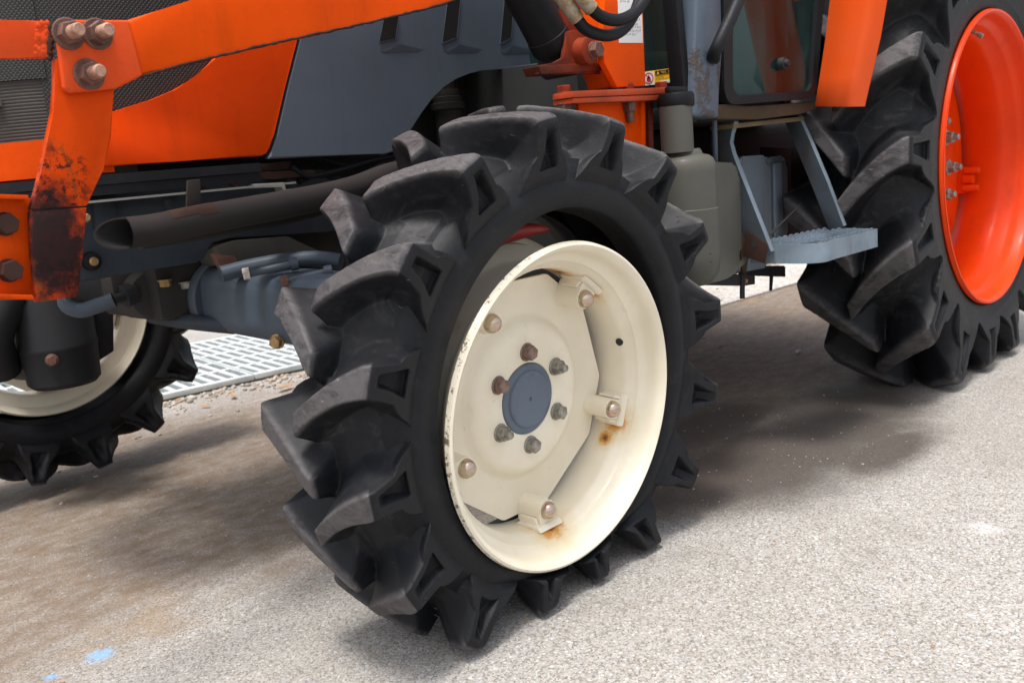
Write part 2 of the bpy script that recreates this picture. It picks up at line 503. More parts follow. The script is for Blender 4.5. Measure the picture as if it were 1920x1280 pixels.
def add(name, bm, mat, parent=None, local=False, smooth=True, angle=40):
    """link one mesh object. bm is in world metres unless local=True (then in the parent's own space)."""
    me = bpy.data.meshes.new(name)
    if isinstance(bm, bmesh.types.BMesh):
        bmesh.ops.recalc_face_normals(bm, faces=bm.faces[:])
        for f in bm.faces: f.smooth = smooth
        if smooth:
            for e in bm.edges:
                if len(e.link_faces) == 2 and e.calc_face_angle(0) > math.radians(angle): e.smooth = False
        bm.to_mesh(me)
        bm.free()
    else:
        me = bm
    o = bpy.data.objects.new(name, me)
    COL.objects.link(o)
    if isinstance(mat, (list, tuple)):
        for m in mat: me.materials.append(m)
    elif not me.materials:
        me.materials.append(mat)
    if parent is not None:
        o.parent = parent
        if not local:
            o.matrix_parent_inverse = mw(parent).inverted()
    elif not local:
        pass
    return o

def share(src, parent, name=None, matrix=None):
    """another object on the same mesh data"""
    o = src.copy()
    COL.objects.link(o)
    if parent is not None: o.parent = parent
    if matrix is not None:
        o.matrix_parent_inverse = Matrix()
        o.matrix_local = matrix
    return o

def V(p): return Vector(p)

def slab(bm, poly, vec, bevel=.0, seg=2):
    """polygon (world points) extruded by vec"""
    vec = V(vec)
    a = [bm.verts.new(p) for p in poly]
    b = [bm.verts.new(V(p) + vec) for p in poly]
    fs = [bm.faces.new(a), bm.faces.new(b[::-1])]
    n = len(a)
    for i in range(n):
        fs.append(bm.faces.new((a[i], b[i], b[(i + 1) % n], a[(i + 1) % n])))
    if bevel:
        es = list({e for f in fs for e in f.edges})
        bmesh.ops.bevel(bm, geom=es, offset=bevel, segments=seg, affect='EDGES', profile=.6)
    return bm

def box(bm, lo, hi, bevel=.0, seg=2):
    (x0, y0, z0), (x1, y1, z1) = lo, hi
    return slab(bm, [(x0, y0, z0), (x1, y0, z0), (x1, y0, z1), (x0, y0, z1)], (0, y1 - y0, 0), bevel, seg)

def spline(pts, n=8):
    pts = [V(p) for p in pts]
    P = [pts[0] * 2 - pts[1]] + pts + [pts[-1] * 2 - pts[-2]]
    out = []
    for i in range(1, len(P) - 2):
        for k in range(n):
            u = k / n
            a, b, c, d = P[i - 1], P[i], P[i + 1], P[i + 2]
            out.append(.5 * ((2 * b) + (c - a) * u + (2 * a - 5 * b + 4 * c - d) * u * u + (3 * b - a - 3 * c + d) * u ** 3))
    out.append(pts[-1])
    return out

def tube(bm, pts, r, seg=20, caps=True, shear=None, hollow=0.0):
    """round tube through pts; r number or list; shear = offset along the axis of the first ring as a function of the ring vertex offset"""
    pts = [V(p) for p in pts]
    rings, ref = [], None
    for i, p in enumerate(pts):
        d = (pts[min(i + 1, len(pts) - 1)] - pts[max(i - 1, 0)]).normalized()
        if ref is None:
            ref = Vector((0, 0, 1)) if abs(d.z) < .8 else Vector((1, 0, 0))
        u = (ref - d * ref.dot(d)).normalized()
        ref = u
        w = d.cross(u)
        ri = r[i] if isinstance(r, (list, tuple)) else r
        ring = []
        for k in range(seg):
            a = 2 * math.pi * k / seg
            off = (u * math.cos(a) + w * math.sin(a)) * ri
            q = p + off
            if i == 0 and shear: q = q + d * shear(off)
            ring.append(bm.verts.new(q))
        rings.append(ring)
    for a, b in zip(rings, rings[1:]):
        for k in range(seg):
            bm.faces.new((a[k], a[(k + 1) % seg], b[(k + 1) % seg], b[k]))
    if caps:
        bm.faces.new(rings[0][::-1])
        bm.faces.new(rings[-1])
    return rings

def lathe(bm, prof, seg=96, axis='Y', c=(0, 0, 0), closed=False):
    """prof: list of (r, h) along the axis"""
    rings = []
    for r, h in prof:
        ring = []
        for k in range(seg):
            a = 2 * math.pi * k / seg
            p = (r * math.cos(a), h, r * math.sin(a)) if axis == 'Y' else (r * math.cos(a), r * math.sin(a), h)
            ring.append(bm.verts.new(V(p) + V(c)) if r > 1e-6 else None)
        if r <= 1e-6:
            v = bm.verts.new((V((0, h, 0)) if axis == 'Y' else V((0, 0, h))) + V(c))
            ring = [v] * seg
        rings.append(ring)
    prs = list(zip(rings, rings[1:])) + ([(rings[-1], rings[0])] if closed else [])
    for a, b in prs:
        for k in range(seg):
            q = []
            for v in (a[k], a[(k + 1) % seg], b[(k + 1) % seg], b[k]):
                if v not in q: q.append(v)
            if len(q) > 2: bm.faces.new(q)
    return bm

def hexnut(bm, r, h, c=(0, 0, 0), d=(0, -1, 0), washer=1.25, stud=0.0, stud_r=.55, rot=.3):
    """flange, hexagon and stud end along d, starting at c"""
    M4 = Matrix.Translation(V(c)) @ V(d).to_track_quat('Z', 'Y').to_matrix().to_4x4()
    tmp = bmesh.new()
    lathe(tmp, [(0, 0), (r * washer, 0), (r * washer, h * .14), (r * washer * .93, h * .2), (0, h * .2)], 24, 'Z')
    prev = None
    rings = []
    for rr, z in ((r, h * .2), (r, h * .86), (r * .90, h)):
        rings.append([tmp.verts.new((rr * math.cos(rot + k * math.pi / 3), rr * math.sin(rot + k * math.pi / 3), z)) for k in range(6)])
    for a, b in zip(rings, rings[1:]):
        for k in range(6): tmp.faces.new((a[k], a[(k + 1) % 6], b[(k + 1) % 6], b[k]))
    tmp.faces.new(rings[-1])
    if stud > 0:
        sr = r * stud_r
        lathe(tmp, [(sr, h * .95), (sr, h + stud * .85), (sr * .82, h + stud), (0, h + stud)], 18, 'Z')
    bmesh.ops.transform(tmp, matrix=M4, verts=tmp.verts[:])
    me = bpy.data.meshes.new('t')
    tmp.to_mesh(me)
    tmp.free()
    bm.from_mesh(me)
    bpy.data.meshes.remove(me)
    return bm

# ------------------------------------------------------------------ the ground
bm = bmesh.new()
s = 150
for q in [(-s, -s, 0), (s, -s, 0), (s, s, 0), (-s, s, 0)]: bm.verts.new(q)
bm.faces.new(bm.verts[:])
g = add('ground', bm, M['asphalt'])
g['kind'] = 'structure'
bm = bmesh.new()
slab(bm, [(2.0, 1.60, .002), (8.5, 1.30, .002), (8.5, 1.40, .002), (2.0, 2.40, .002)], (0, 0, .008))
g = add('pavement', bm, M['concrete'])
g['kind'] = 'structure'

# drain channel with a grate, behind the tractor; local frame along the channel
GA, GB = V((0.3875, 2.6819, 0.0200)), V((1.0203, 2.5932, 0.0200))
gd = (GB - GA).normalized()
gn = Vector((-gd.y, gd.x, 0))
if gn.y < 0: gn = -gn
def gp(u, v, z): return GA + gd * u + gn * v + Vector((0, 0, z - GA.z))
gw = 1.22
def gbox(bm, u0, u1, v0, v1, z0, z1, bev=0):
    return slab(bm, [gp(u0, v0, z0), gp(u1, v0, z0), gp(u1, v1, z0), gp(u0, v1, z0)], (0, 0, z1 - z0), bev)
bm = bmesh.new()
slab(bm, [gp(-6, -.0, .003), gp(8, -.0, .003), gp(8, gw, .003), gp(-6, gw, .003)], (0, 0, .004))
g = add('drain_channel', bm, M['pit'])
g['kind'] = 'structure'
PANEL = 1.0
u_seam = (V((0.8163, 2.6286, 0.0200)) - GA).dot(gd)
proto = None
for gi, k in enumerate((-1, 0, -2)):
    u0 = u_seam + (k - 1) * PANEL + .004 if k != 0 else u_seam + .004 - 0
    u0 = u_seam + (k) * PANEL + .004
    root = empty('drain_grate', gp(u0, 0, 0), rot=(0, 0, math.atan2(gd.y, gd.x)))
    tag(root, {0: 'pale steel drain grate behind the front tyre, right of the joint', -1: 'pale steel drain grate between the two front tyres, left of the joint',
               -2: 'pale steel drain grate seen through the opening of the far white wheel'}[k],
        'drain grate', 'grates laid end to end over the drain')
    L = PANEL - .008
    bm = bmesh.new()
    box(bm, (0, .0, .010), (L, .045, .034), .003)
    add('edge_bar', bm, M['grate'], root, local=True)
    bm = bmesh.new()
    box(bm, (0, gw - .045, .010), (L, gw, .034), .003)
    add('edge_bar', bm, M['grate'], root, local=True)
    for e in (0, L - .012):
        bm = bmesh.new()
        box(bm, (e, .046, .010), (e + .012, gw - .046, .033))
        add('end_bar', bm, M['grate'], root, local=True)
    nb = 5
    for i in range(1, nb):
        bm = bmesh.new()
        v = .045 + (gw - .09) * i / nb
        box(bm, (.0125, v - .016, .010), (L - .0125, v + .016, .0325), .002)
        add('rail', bm, M['grate'], root, local=True)
    bar = None
    n = 17
    for i in range(1, n):
        u = L * i / n
        if bar is None:
            bm = bmesh.new()
            slab(bm, [(-.0135, .0465, .012), (.0135, .0465, .012), (.0135, gw - .0465, .012), (-.0135, gw - .0465, .012)], (0, 0, .0195))
            bar = add('cross_bar', bm, M['grate'], root, local=True)
            bar.location = (u, 0, 0)
        else:
            c = bar.copy()
            COL.objects.link(c)
            c.parent = root
            c.location = (u, 0, 0)

# gravel strip along the drain, loose stones on the asphalt
def stone_mass(name, spots, label):
    vs, fs = [], []
    ico = bmesh.new()
    bmesh.ops.create_icosphere(ico, subdivisions=1, radius=1)
    iv = np.array([v.co[:] for v in ico.verts])
    iff = [[v.index for v in f.verts] for f in ico.faces]
    ico.free()
    base = 0
    for (x, y, r) in spots:
        sc = rng.uniform(.6, 1.25, 3) * r
        sc[2] *= .65
        a = rng.uniform(0, 6.28)
        v = iv * (1 + rng.uniform(-.22, .22, (len(iv), 1))) * sc
        v = np.stack([v[:, 0] * math.cos(a) - v[:, 1] * math.sin(a), v[:, 0] * math.sin(a) + v[:, 1] * math.cos(a), v[:, 2]], 1)
        v += (x, y, sc[2] * .5)
        vs.append(v)
        fs += [[i + base for i in f] for f in iff]
        base += len(iv)
    me = bpy.data.meshes.new(name)
    me.from_pydata(np.concatenate(vs).tolist(), [], fs)
    me.polygons.foreach_set('use_smooth', [True] * len(me.polygons))
    o = add(name, me, M['stone'])
    tag(o, label, 'gravel', kind='stuff')
    return o
spots = []
for i in range(2600):
    u, v = rng.uniform(-4, 5), -abs(rng.normal(0, .075)) - .012
    p = gp(u, v, 0)
    spots.append((p.x, p.y, float(rng.choice([.006, .009, .013, .018], p=[.4, .35, .18, .07]))))
for i in range(900):
    u, v = rng.uniform(-4, 5), -abs(rng.normal(0, .35)) - .05
    p = gp(u, v, 0)
    spots.append((p.x, p.y, float(rng.choice([.003, .005, .008]))))
stone_mass('gravel', spots, 'loose gravel and grit lying along the drain edge')
spots = []
for i in range(2600):
    spots.append((rng.uniform(-1.2, 3.2), rng.uniform(-.9, 2.6), float(rng.choice([.0016, .0024, .0036], p=[.6, .3, .1]))))
stone_mass('grit', spots, 'scattered grit crumbs lying on the worn asphalt')

def leaf(name, p, size, rz, mat, label, curl=.3):
    bm = bmesh.new()
    pts = [(-1, 0), (-.6, .28), (0, .38), (.6, .22), (1, 0), (.6, -.22), (0, -.38), (-.6, -.28)]
    vs = [bm.verts.new((x * size, y * size, .003 + abs(y) * size * curl + x * x * size * .15)) for x, y in pts]
    mid = [bm.verts.new((x * size, 0, .003 + x * x * size * .15)) for x in (-.6, 0, .6)]
    for q in ((0, 1, None), ):
        pass
    bm.faces.new((vs[0], vs[1], mid[0])); bm.faces.new((vs[0], mid[0], vs[7]))
    bm.faces.new((vs[1], vs[2], mid[1], mid[0])); bm.faces.new((mid[0], mid[1], vs[6], vs[7]))
    bm.faces.new((vs[2], vs[3], mid[2], mid[1])); bm.faces.new((mid[1], mid[2], vs[5], vs[6]))
    bm.faces.new((vs[3], vs[4], mid[2])); bm.faces.new((mid[2], vs[4], vs[5]))
    ex = bmesh.ops.extrude_face_region(bm, geom=bm.faces[:])
    bmesh.ops.translate(bm, verts=[v for v in ex['geom'] if isinstance(v, bmesh.types.BMVert)], vec=(0, 0, .0012))
    o = add(name, bm, mat, smooth=False)
    o.location = (p[0], p[1], p[2])
    o.rotation_euler = (random.uniform(-.1, .1), random.uniform(-.1, .1), rz)
    tag(o, label, 'leaf')
    return o
leaf('dry_leaf', (2.1741, 0.6458, 0.0000), .030, .3, M['litter'], 'pale curled scrap of leaf on the ground just in front of the rear tyre', .8)
leaf('dry_leaf', (0.5864, 2.4197, 0.0120), .034, 1.2, M['leaf'], 'brown dry leaf among the gravel below the grate joint')
leaf('dry_leaf', (0.7782, 2.3147, 0.0120), .050, .2, M['leaf'], 'largest orange brown leaf on the gravel close to the near front tyre')
leaf('dry_leaf', (0.4405, 2.3896, 0.0060), .026, 2.2, M['leaf'], 'small dry leaf lying beside the far front tyre')

# ------------------------------------------------------------------ the tractor
TR = empty('tractor', (1.0, 1.0, 0))
tag(TR, 'orange and grey farm tractor with lugged tyres and a flat front tyre', 'tractor')

# ---- tyres: envelope profile and valley-floor profile blended by the lug mask
def interp(knots, t):
    ks = np.array([k[0] for k in knots])
    rs = np.array([k[1] for k in knots])
    ys = np.array([k[2] for k in knots])
    # monotone-ish cubic through a fine linear interpolation smoothed a little
    T = np.linspace(0, 1, 401)
    R = np.interp(T, ks, rs)
    Y = np.interp(T, ks, ys)
    ker = np.hanning(11)
    ker /= ker.sum()
    def sm(a):
        p = np.pad(a, 5, mode='reflect', reflect_type='odd')
        return np.convolve(p, ker, 'valid')
    R, Y = sm(R), sm(Y)
    return np.interp(t, T, R), np.interp(t, T, Y)

def sstep(x, a, b):
    u = np.clip((x - a) / (b - a), 0, 1)
    return u * u * (3 - 2 * u)

def make_tyre(name, N, out_k, in_k, W, R, lag, hw_top, hw_base, phase, nth, nt, flat=None, offset=(0, 0, 0), foot=.034, seed=1, pocket=.55, tbk=(.46, .195), minr=None):
    """flat: (ground height in wheel space, radius where squash starts, bead radius, bulge)"""
    r_ = np.random.default_rng(seed)
    t1 = np.linspace(0, 1, nt)
    tt = np.concatenate([t1, t1[::-1][1:]])
    side = np.concatenate([-np.ones(nt), np.ones(nt - 1)])       # -1 = outer half (towards -Y)
    ro, yo = interp(out_k, tt)
    ri, yi = interp(in_k, tt)
    ro, yo, ri, yi = ro[None], (yo * side)[None], ri[None], (yi * side)[None]
    th = np.linspace(0, 2 * np.pi, nth, endpoint=False)[:, None]
    # slight waviness of the worn rubber
    wob = sum(r_.uniform(-1, 1) * np.sin(k * th + r_.uniform(0, 6)) for k in (3, 5, 9, 14)) * .0016
    pitch = 2 * np.pi / N
    mask = np.zeros((nth, len(tt)))
    pock = np.zeros_like(mask)
    wear = np.zeros_like(mask)
    T = np.broadcast_to(tt[None], mask.shape)
    for sd, ph in ((-1, phase), (1, phase + pitch / 2)):
        v = np.clip(sd * yo / W, -1, 1)                        # 0 centre, 1 this side's shoulder
        c = lag * (v - .28 * v * np.abs(v)) / .72
        jit = 0
        # rotating so that outer ends trail: angle decreases outward (towards -X front -> top -> rear)
        u = (th + c - ph) / pitch
        k = np.round(u)
        du = (u - k) * pitch * R
        edge = r_.uniform(-1, 1, N)
        kk = np.mod(k.astype(int), N)
        wseg = 1 + .06 * edge[kk]
        onside = (np.sign(side)[None] == sd) | (tt[None] > .90)
        grow = np.where((np.sign(side)[None] == sd) & (tt[None] < .60), sstep(tt[None], .60, .28) * foot, 0)
        top = hw_top * wseg * (1 + .40 * np.clip(v, 0, 1) ** 2) + grow * .62
        bas = hw_base * wseg + grow
        # trailing face gentler than the leading one
        lead = np.where(du > 0, 1.0, 1.28)
        soft = .004 * np.sin(th * 23 + v * 5) * np.sin(th * 7)
        e_ = np.clip((np.abs(du + soft * .5) - top) / np.maximum(bas * lead - top, 1e-4), 0, 1)
        e_ = np.clip(e_ * e_ / (e_ + .11) * 1.11, 0, 1)
        m = (1 - e_) ** 2.0
        m = np.where(e_ <= 0, 1, m * (1 - .05 * sstep(e_, 0, .10)))
        inner = sstep(v, -.21, -.13)
        m = m * inner * np.where(np.sign(side)[None] == sd, 1, sstep(-v, .22, .10))
        mask = np.maximum(mask, m)
        on = (np.sign(side)[None] == sd)
        # ring below the valleys, U-shaped edge
        un = np.abs(u - k) * 2
        uns = np.clip(((u - k) * 2), -1, 1)
        tb = tbk[0] - (tbk[0] - tbk[1]) * np.exp(-((np.abs(uns) - 1.0) ** 2) / .16)
        ring = on * (1 - sstep(T, tb - .004, tb + .016))
        mask = np.maximum(mask, ring)
        # recessed pocket in the end face of each lug
        pw = hw_top * pocket + grow * .66
        pk = on * (1 - sstep(np.abs(du + .004), pw * .75, pw)) * sstep(T, .330, .345) * (1 - sstep(T, .525, .552))
        pock = np.maximum(pock, pk)
        wear = np.maximum(wear, m * (T > .585) * sstep(m, .8, .98))
    mask = mask * (1 - .48 * pock)
    rr = ri + (ro - ri) * mask + wob
    yy = yi + (yo - yi) * mask
    # moulding lines on the sidewall
    for tc_ in (.085, .150):
        yy = yy + np.sign(yy) * .0016 * np.exp(-((T - tc_) / .006) ** 2)
    # small dents and nicks on the lug crests
    nick = np.sin(th * 61 + tt[None] * 37) * np.sin(th * 37 - tt[None] * 53) * .0005 * wear
    rr = rr - np.abs(nick)
    x = rr * np.cos(th) + offset[0]
    z = rr * np.sin(th) + offset[2]
    y = yy + offset[1]
    if flat:
        zg, r0, rb, bulge = flat
        down = -np.sin(th)
        lim = np.where(down > .05, (offset[2] - zg) / np.maximum(down, .05), 99)
        Rl = ro.max()
        short = np.clip(Rl - lim, 0, None)
        # soften the onset
        short = np.sqrt(short ** 2 + .012 ** 2) - .012
        w = sstep(rr, rb, r0)
        newr = rr - short * w
        x = newr * np.cos(th) + offset[0]
        z = newr * np.sin(th) + offset[2]
        if minr:
            d = np.hypot(x, z)
            need = np.where(rr > rb + .005, minr + .25 * np.clip(rr - rb, 0, .03), 0)
            k = np.maximum(need / np.maximum(d, 1e-6), 1)
            x, z = x * k, z * k
        z = np.maximum(z, zg)
        y = y + np.sign(yy) * short * bulge * np.sin(np.clip((rr - rb) / (Rl - rb), 0, 1) * np.pi)
    nP = len(tt)
    # inside surface so the shell is closed
    ib = np.array([[.012, 1.0], [.035, .90], [.07, .82], [.10, .4]])
    verts = np.stack([x, y, z], -1)
    inn = []
    rbead = ro[0, 0]
    for (dr, f) in [(.010, .86), (.05, .84), (.10, .70), (.10, -.70), (.05, -.84), (.010, -.86)]:
        yy2 = -f * abs(yo[0, :]).max() * (1 if True else 0)
        q = (rbead + dr)
        xx2 = q * np.cos(th[:, 0]) + offset[0]
        zz2 = q * np.sin(th[:, 0]) + offset[2]
        if flat:
            w2 = float(sstep(np.array([q]), rb, r0)[0])
            q2 = q - short[:, 0] * w2
            xx2 = q2 * np.cos(th[:, 0]) + offset[0]
            zz2 = q2 * np.sin(th[:, 0]) + offset[2]
        if minr:
            d2 = np.hypot(xx2, zz2)
            k2 = np.maximum(.312 / d2, 1)
            xx2, zz2 = xx2 * k2, zz2 * k2
        inn.append(np.stack([xx2, np.full(nth, yy2 + offset[1]), zz2], -1))
    inn = np.stack(inn[::-1], 1)                                # runs from inner side back to outer side
    verts = np.concatenate([verts, inn], 1)
    nq = verts.shape[1]
    idx = np.arange(nth * nq).reshape(nth, nq)
    a = idx
    b = np.roll(idx, -1, 0)
    a2 = np.roll(a, -1, 1)
    b2 = np.roll(b, -1, 1)
    faces = np.stack([a, a2, b2, b], -1).reshape(-1, 4)
    me = bpy.data.meshes.new(name)
    me.vertices.add(nth * nq)
    me.vertices.foreach_set('co', verts.astype(np.float32).ravel())
    me.loops.add(faces.size)
    me.loops.foreach_set('vertex_index', faces.astype(np.int32).ravel())
    me.polygons.add(len(faces))
    me.polygons.foreach_set('loop_start', (np.arange(len(faces)) * 4).astype(np.int32))
    me.polygons.foreach_set('use_smooth', np.ones(len(faces), dtype=bool))
    me.update(calc_edges=True)
    full = np.zeros((nth, nq), np.float32)
    full[:, :nP] = wear
    at = me.attributes.new('wear', 'FLOAT', 'POINT')
    at.data.foreach_set('value', full.ravel())
    full = np.zeros((nth, nq), np.float32)
    full[:, :nP] = (1 - mask) * (T > .45)
    at = me.attributes.new('valley', 'FLOAT', 'POINT')
    at.data.foreach_set('value', full.ravel())
    me.materials.append(M['rubber'])
    return me

PI = math.pi
FRONT_OUT = [(0, .345, .046), (.05, .353, .066), (.14, .378, .104), (.28, .420, .130), (.45, .466, .143), (.56, .512, .148), (.592, .525, .144), (.615, .531, .135), (.78, .539, .080), (1, .546, 0)]
FRONT_IN = [(0, .345, .046), (.05, .353, .066), (.14, .378, .104), (.18, .389, .110), (.24, .403, .112), (.32, .421, .106), (.42, .438, .094), (.52, .452, .080), (.62, .463, .063), (.78, .476, .037), (1, .487, 0)]
CAMB = math.radians(3.75)

def clamp_ring(prof):
    return prof

def rim_mesh(r, w, well, t=.006, seg=128, deep=.0, lip=.014):
    """closed profile of a wheel rim: lip plane at y=0, other lip at y=w"""
    a = r
    out = [(a, .004), (a - .001, -.001), (a - .006, -.0035), (a - .013, .001), (a - .018, .010), (a - .021, .020), (a - .023, .034), (a - .030, .042),
           (a - .040, .048), (a - .043, .058), (well + .004, .066), (well, .080), (well, w - .060), (well + .006, w - .05), (a - .022, w - .035), (a - .018, w - .010), (a - .006, w + .002), (a, w - .003)]
    back = [(rr + t, h) for rr, h in out[::-1]]
    b = []
    for rr, h in back:
        b.append((rr, h))
    b[0] = (a + .001, w - .008)
    b[1] = (a - .004, w - .010)
    b[-1] = (a + .001, .009)
    b[-2] = (a - .002, .011)
    b[-3] = (a - .008, .012)
    return lathe(bmesh.new(), out + b, seg, 'Y', closed=True)

def front_wheel(center, camber, mirror, near):
    root = empty('front_wheel', V(center) - V(TR.location), TR, (camber, 0, 0))
    if mirror: root.scale = (1, -1, 1)
    if near:
        zg = -center[2]
        me = make_tyre('tyre', 16, FRONT_OUT, FRONT_IN, .145, .5, math.radians(9), .0160, .052, math.radians(16.5), 1920, 132,
                       flat=(-center[2] / math.cos(camber) + .004, .46, .360, .10), minr=.331, offset=(.018, .138, .034), seed=3)
    else:
        me = make_tyre('tyre', 16, FRONT_OUT, FRONT_IN, .145, .5, math.radians(9), .0160, .052, math.radians(8), 512, 48,
                       flat=(-center[2] / math.cos(camber) + .0, .47, .35, .10), offset=(0, .11, 0), seed=5)
    tyre = add('tyre', me, M['rubber'], root, local=True)
    if near:
        bm = bmesh.new()
        for k in range(90):
            a_ = random.uniform(0, 2 * PI)
            rr_ = random.choice((.43, .455, .50, .515)) + random.uniform(-.006, .006)
            yb_ = .138 - (.139 if rr_ < .47 else .146)
            p_ = Vector((.018 + rr_ * math.cos(a_), yb_ + .004, .034 + rr_ * math.sin(a_)))
            if p_.z < -.30: continue
            d_ = Vector((random.uniform(-.5, .5), -1, random.uniform(-.5, .5))).normalized() * random.uniform(.006, .013)
            tube(bm, [p_, p_ + d_ * .6, p_ + d_ + Vector((random.uniform(-.003, .003), 0, .002))], .0006, 4)
        hr_ = add('rubber_spew', bm, M['rubber_part'], root, local=True)
        hr_['kind'] = 'stuff'
    if near: tyre['label'] = 'flat black lugged tyre sagging off its rim'
    rust = [((.188, .099, .192), .030, .9), ((.245, .082, -.108), .036, 1.0), ((.226, .097, -.145), .022, 1.0), ((.002, .080, -.267), .050, 1.0), ((.112, .12, .240), .034, .9), ((.150, .132, .185), .020, .8), ((-.19, .1, .18), .016, .7)] if near else []
    add('rim', rim_mesh(.325, .21, .268), cream('cream_rim', rust, .325) if near else M['cream'], root, local=True)
    if near: M['cream'] = cream('cream_paint', [], 0)
    else: pass
    # pressed centre disc: five-cornered plate, raised round middle
    bm = bmesh.new()
    seg = 180
    pins = [math.radians(d) for d in (54, -18, -90, -162, 126)]
    def edge_r(a):
        # decagon with corners 15 degrees either side of each pin
        best = None
        cs = sorted([(p + o) % (2 * PI) for p in pins for o in (-math.radians(15), math.radians(15))])
        a = a % (2 * PI)
        for i in range(10):
            c0, c1 = cs[i], cs[(i + 1) % 10]
            if c1 < c0: c1 += 2 * PI
            aa = a if a >= c0 else a + 2 * PI
            if c0 <= aa <= c1:
                h = (c1 - c0) / 2
                return .2585 * math.cos(h) / math.cos(aa - (c0 + c1) / 2)
        return .24
    prof = [(.072, .122), (.075, .116), (.080, .1145), (.135, .113), (.150, .116), (.160, .124), (.168, .132), (.176, .135)]
    rings = []
    for f, y in prof + [('e', .135), ('e', .143), (.16, .143), (.07, .13)]:
        ring = []
        for k in range(seg):
            a = 2 * PI * k / seg
            rr = edge_r(a) if f == 'e' else f
            ring.append(bm.verts.new((rr * math.cos(a), y, rr * math.sin(a))))
        rings.append(ring)
    for a, b in zip(rings, rings[1:] + rings[:1]):
        for k in range(seg): bm.faces.new((a[k], a[(k + 1) % seg], b[(k + 1) % seg], b[k]))
    add('wheel_disc', bm, M['cream'], root, local=True, angle=30)
    # hub cap
    bm = bmesh.new()
    lathe(bm, [(0, .111), (.004, .111), (.0045, .1085), (.055, .1065), (.058, .108), (.060, .112), (.071, .1135), (.0735, .116), (.0735, .135), (0, .135)], 72)
    add('hub_cap', bm, M['cap_blue'], root, local=True, angle=25)
    bproto = None
    for i, d in enumerate((89, 29, -31, -91, -151, 149)):
        a = math.radians(d + 1)
        bm = bmesh.new()
        hexnut(bm, .0155, .020, (0, 0, 0), (0, -1, 0), 1.22, .012 if i in (1, 4) else 0.0, .5, .3 + i * .7)
        o = add('wheel_bolt', bm, M['bolt'] if i not in (0, 5) else M['bolt_tan'], root, local=True, smooth=True, angle=20)
        o.location = (.098 * math.cos(a), .1145, .098 * math.sin(a))
    # clamp pins: bracket welded to the rim, sheet sleeve on the disc, domed nut
    br = sl = dm = None
    for i, a in enumerate(pins):
        er = .232
        Mx = Matrix.Rotation(-a, 4, 'Y')          # local +X becomes the radial direction
        if br is None:
            bm = bmesh.new()
            # sleeve: half-round hood with straight flanks open towards the rim
            pts = []
            for k in range(13):
                b = math.radians(90 + 180 * k / 12)
                pts.append((er + .022 * math.cos(b), .022 * math.sin(b)))
            pts = [(er + .030, .022)] + pts + [(er + .030, -.022)]
            va = [bm.verts.new((x, .074, z)) for x, z in pts]
            vb = [bm.verts.new((x, .136, z)) for x, z in pts]
            for p, q, r, s2 in zip(va, va[1:], vb[1:], vb): bm.faces.new((p, q, r, s2))
            bm.faces.new(va)
            sl = add('clamp_sleeve', bm, M['cream'], root, local=True, angle=50)
            bm = bmesh.new()
            # welded bracket on the well
            for zs in (-1, 1):
                slab(bm, [(.244, .082, zs * .030), (.272, .070, zs * .030), (.272, .125, zs * .030), (.246, .125, zs * .030)], (0, 0, -zs * .007), .002)
            slab(bm, [(.258, .070, -.036), (.2690, .060, -.036), (.2690, .128, -.036), (.261, .128, -.036)], (0, 0, .072), .004)
            br = add('rim_bracket', bm, M['cream'], root, local=True, angle=40)
            bm = bmesh.new()
            lathe(bm, [(.0, -.019), (.007, -.018), (.0135, -.0138), (.0175, -.0070), (.0190, 0), (.0190, .004), (0, .004)], 28)
            bmesh.ops.translate(bm, verts=bm.verts[:], vec=(er, .072, 0))
            dm = add('dome_nut', bm, M['dome'], root, local=True, angle=60)
            for o in (sl, br, dm): o.matrix_local = Mx
        else:
            for o in (sl, br, dm):
                share(o, root, None, Mx)
    # axle hub and dark drum behind the disc
    bm = bmesh.new()
    lathe(bm, [(0, .145), (.11, .145), (.115, .15), (.115, .21), (.14, .22), (.14, .30), (0, .30)], 48)
    add('hub', bm, M['frameblue'], root, local=True)
    if near:
        # valve hole in the rim well
        a = math.atan2(.072, .263)
        c = Vector((.2672 * math.cos(a), .078, .2672 * math.sin(a)))
        n = Vector((-math.cos(a), -.0, -math.sin(a)))
        bm = bmesh.new()
        tube(bm, [c + n * .0016, c - n * .010], .0085, 20)
        add('valve_hole', bm, M['interior'], root, local=True)
        # slack red inner tube showing through the gap above the rim
        bm = bmesh.new()
        pts = [(.338 * math.cos(math.radians(d)), .10 + .012 * math.sin(d * .2), .338 * math.sin(math.radians(d)) + .006) for d in range(80, 128, 4)]
        tube(bm, pts, [.003 + .015 * math.sin(PI * i / (len(pts) - 1)) for i in range(len(pts))], 14)
        add('inner_tube', bm, M['tube'], root, local=True)
    return root

FW = front_wheel((0, 0, .403), CAMB, False, True)
FW['label'] = 'near cream front wheel with a flat tyre'
FW2 = front_wheel((-.308, 2.02, .582), CAMB, True, False)
FW2['label'] = 'far cream front wheel seen from behind its gear case'

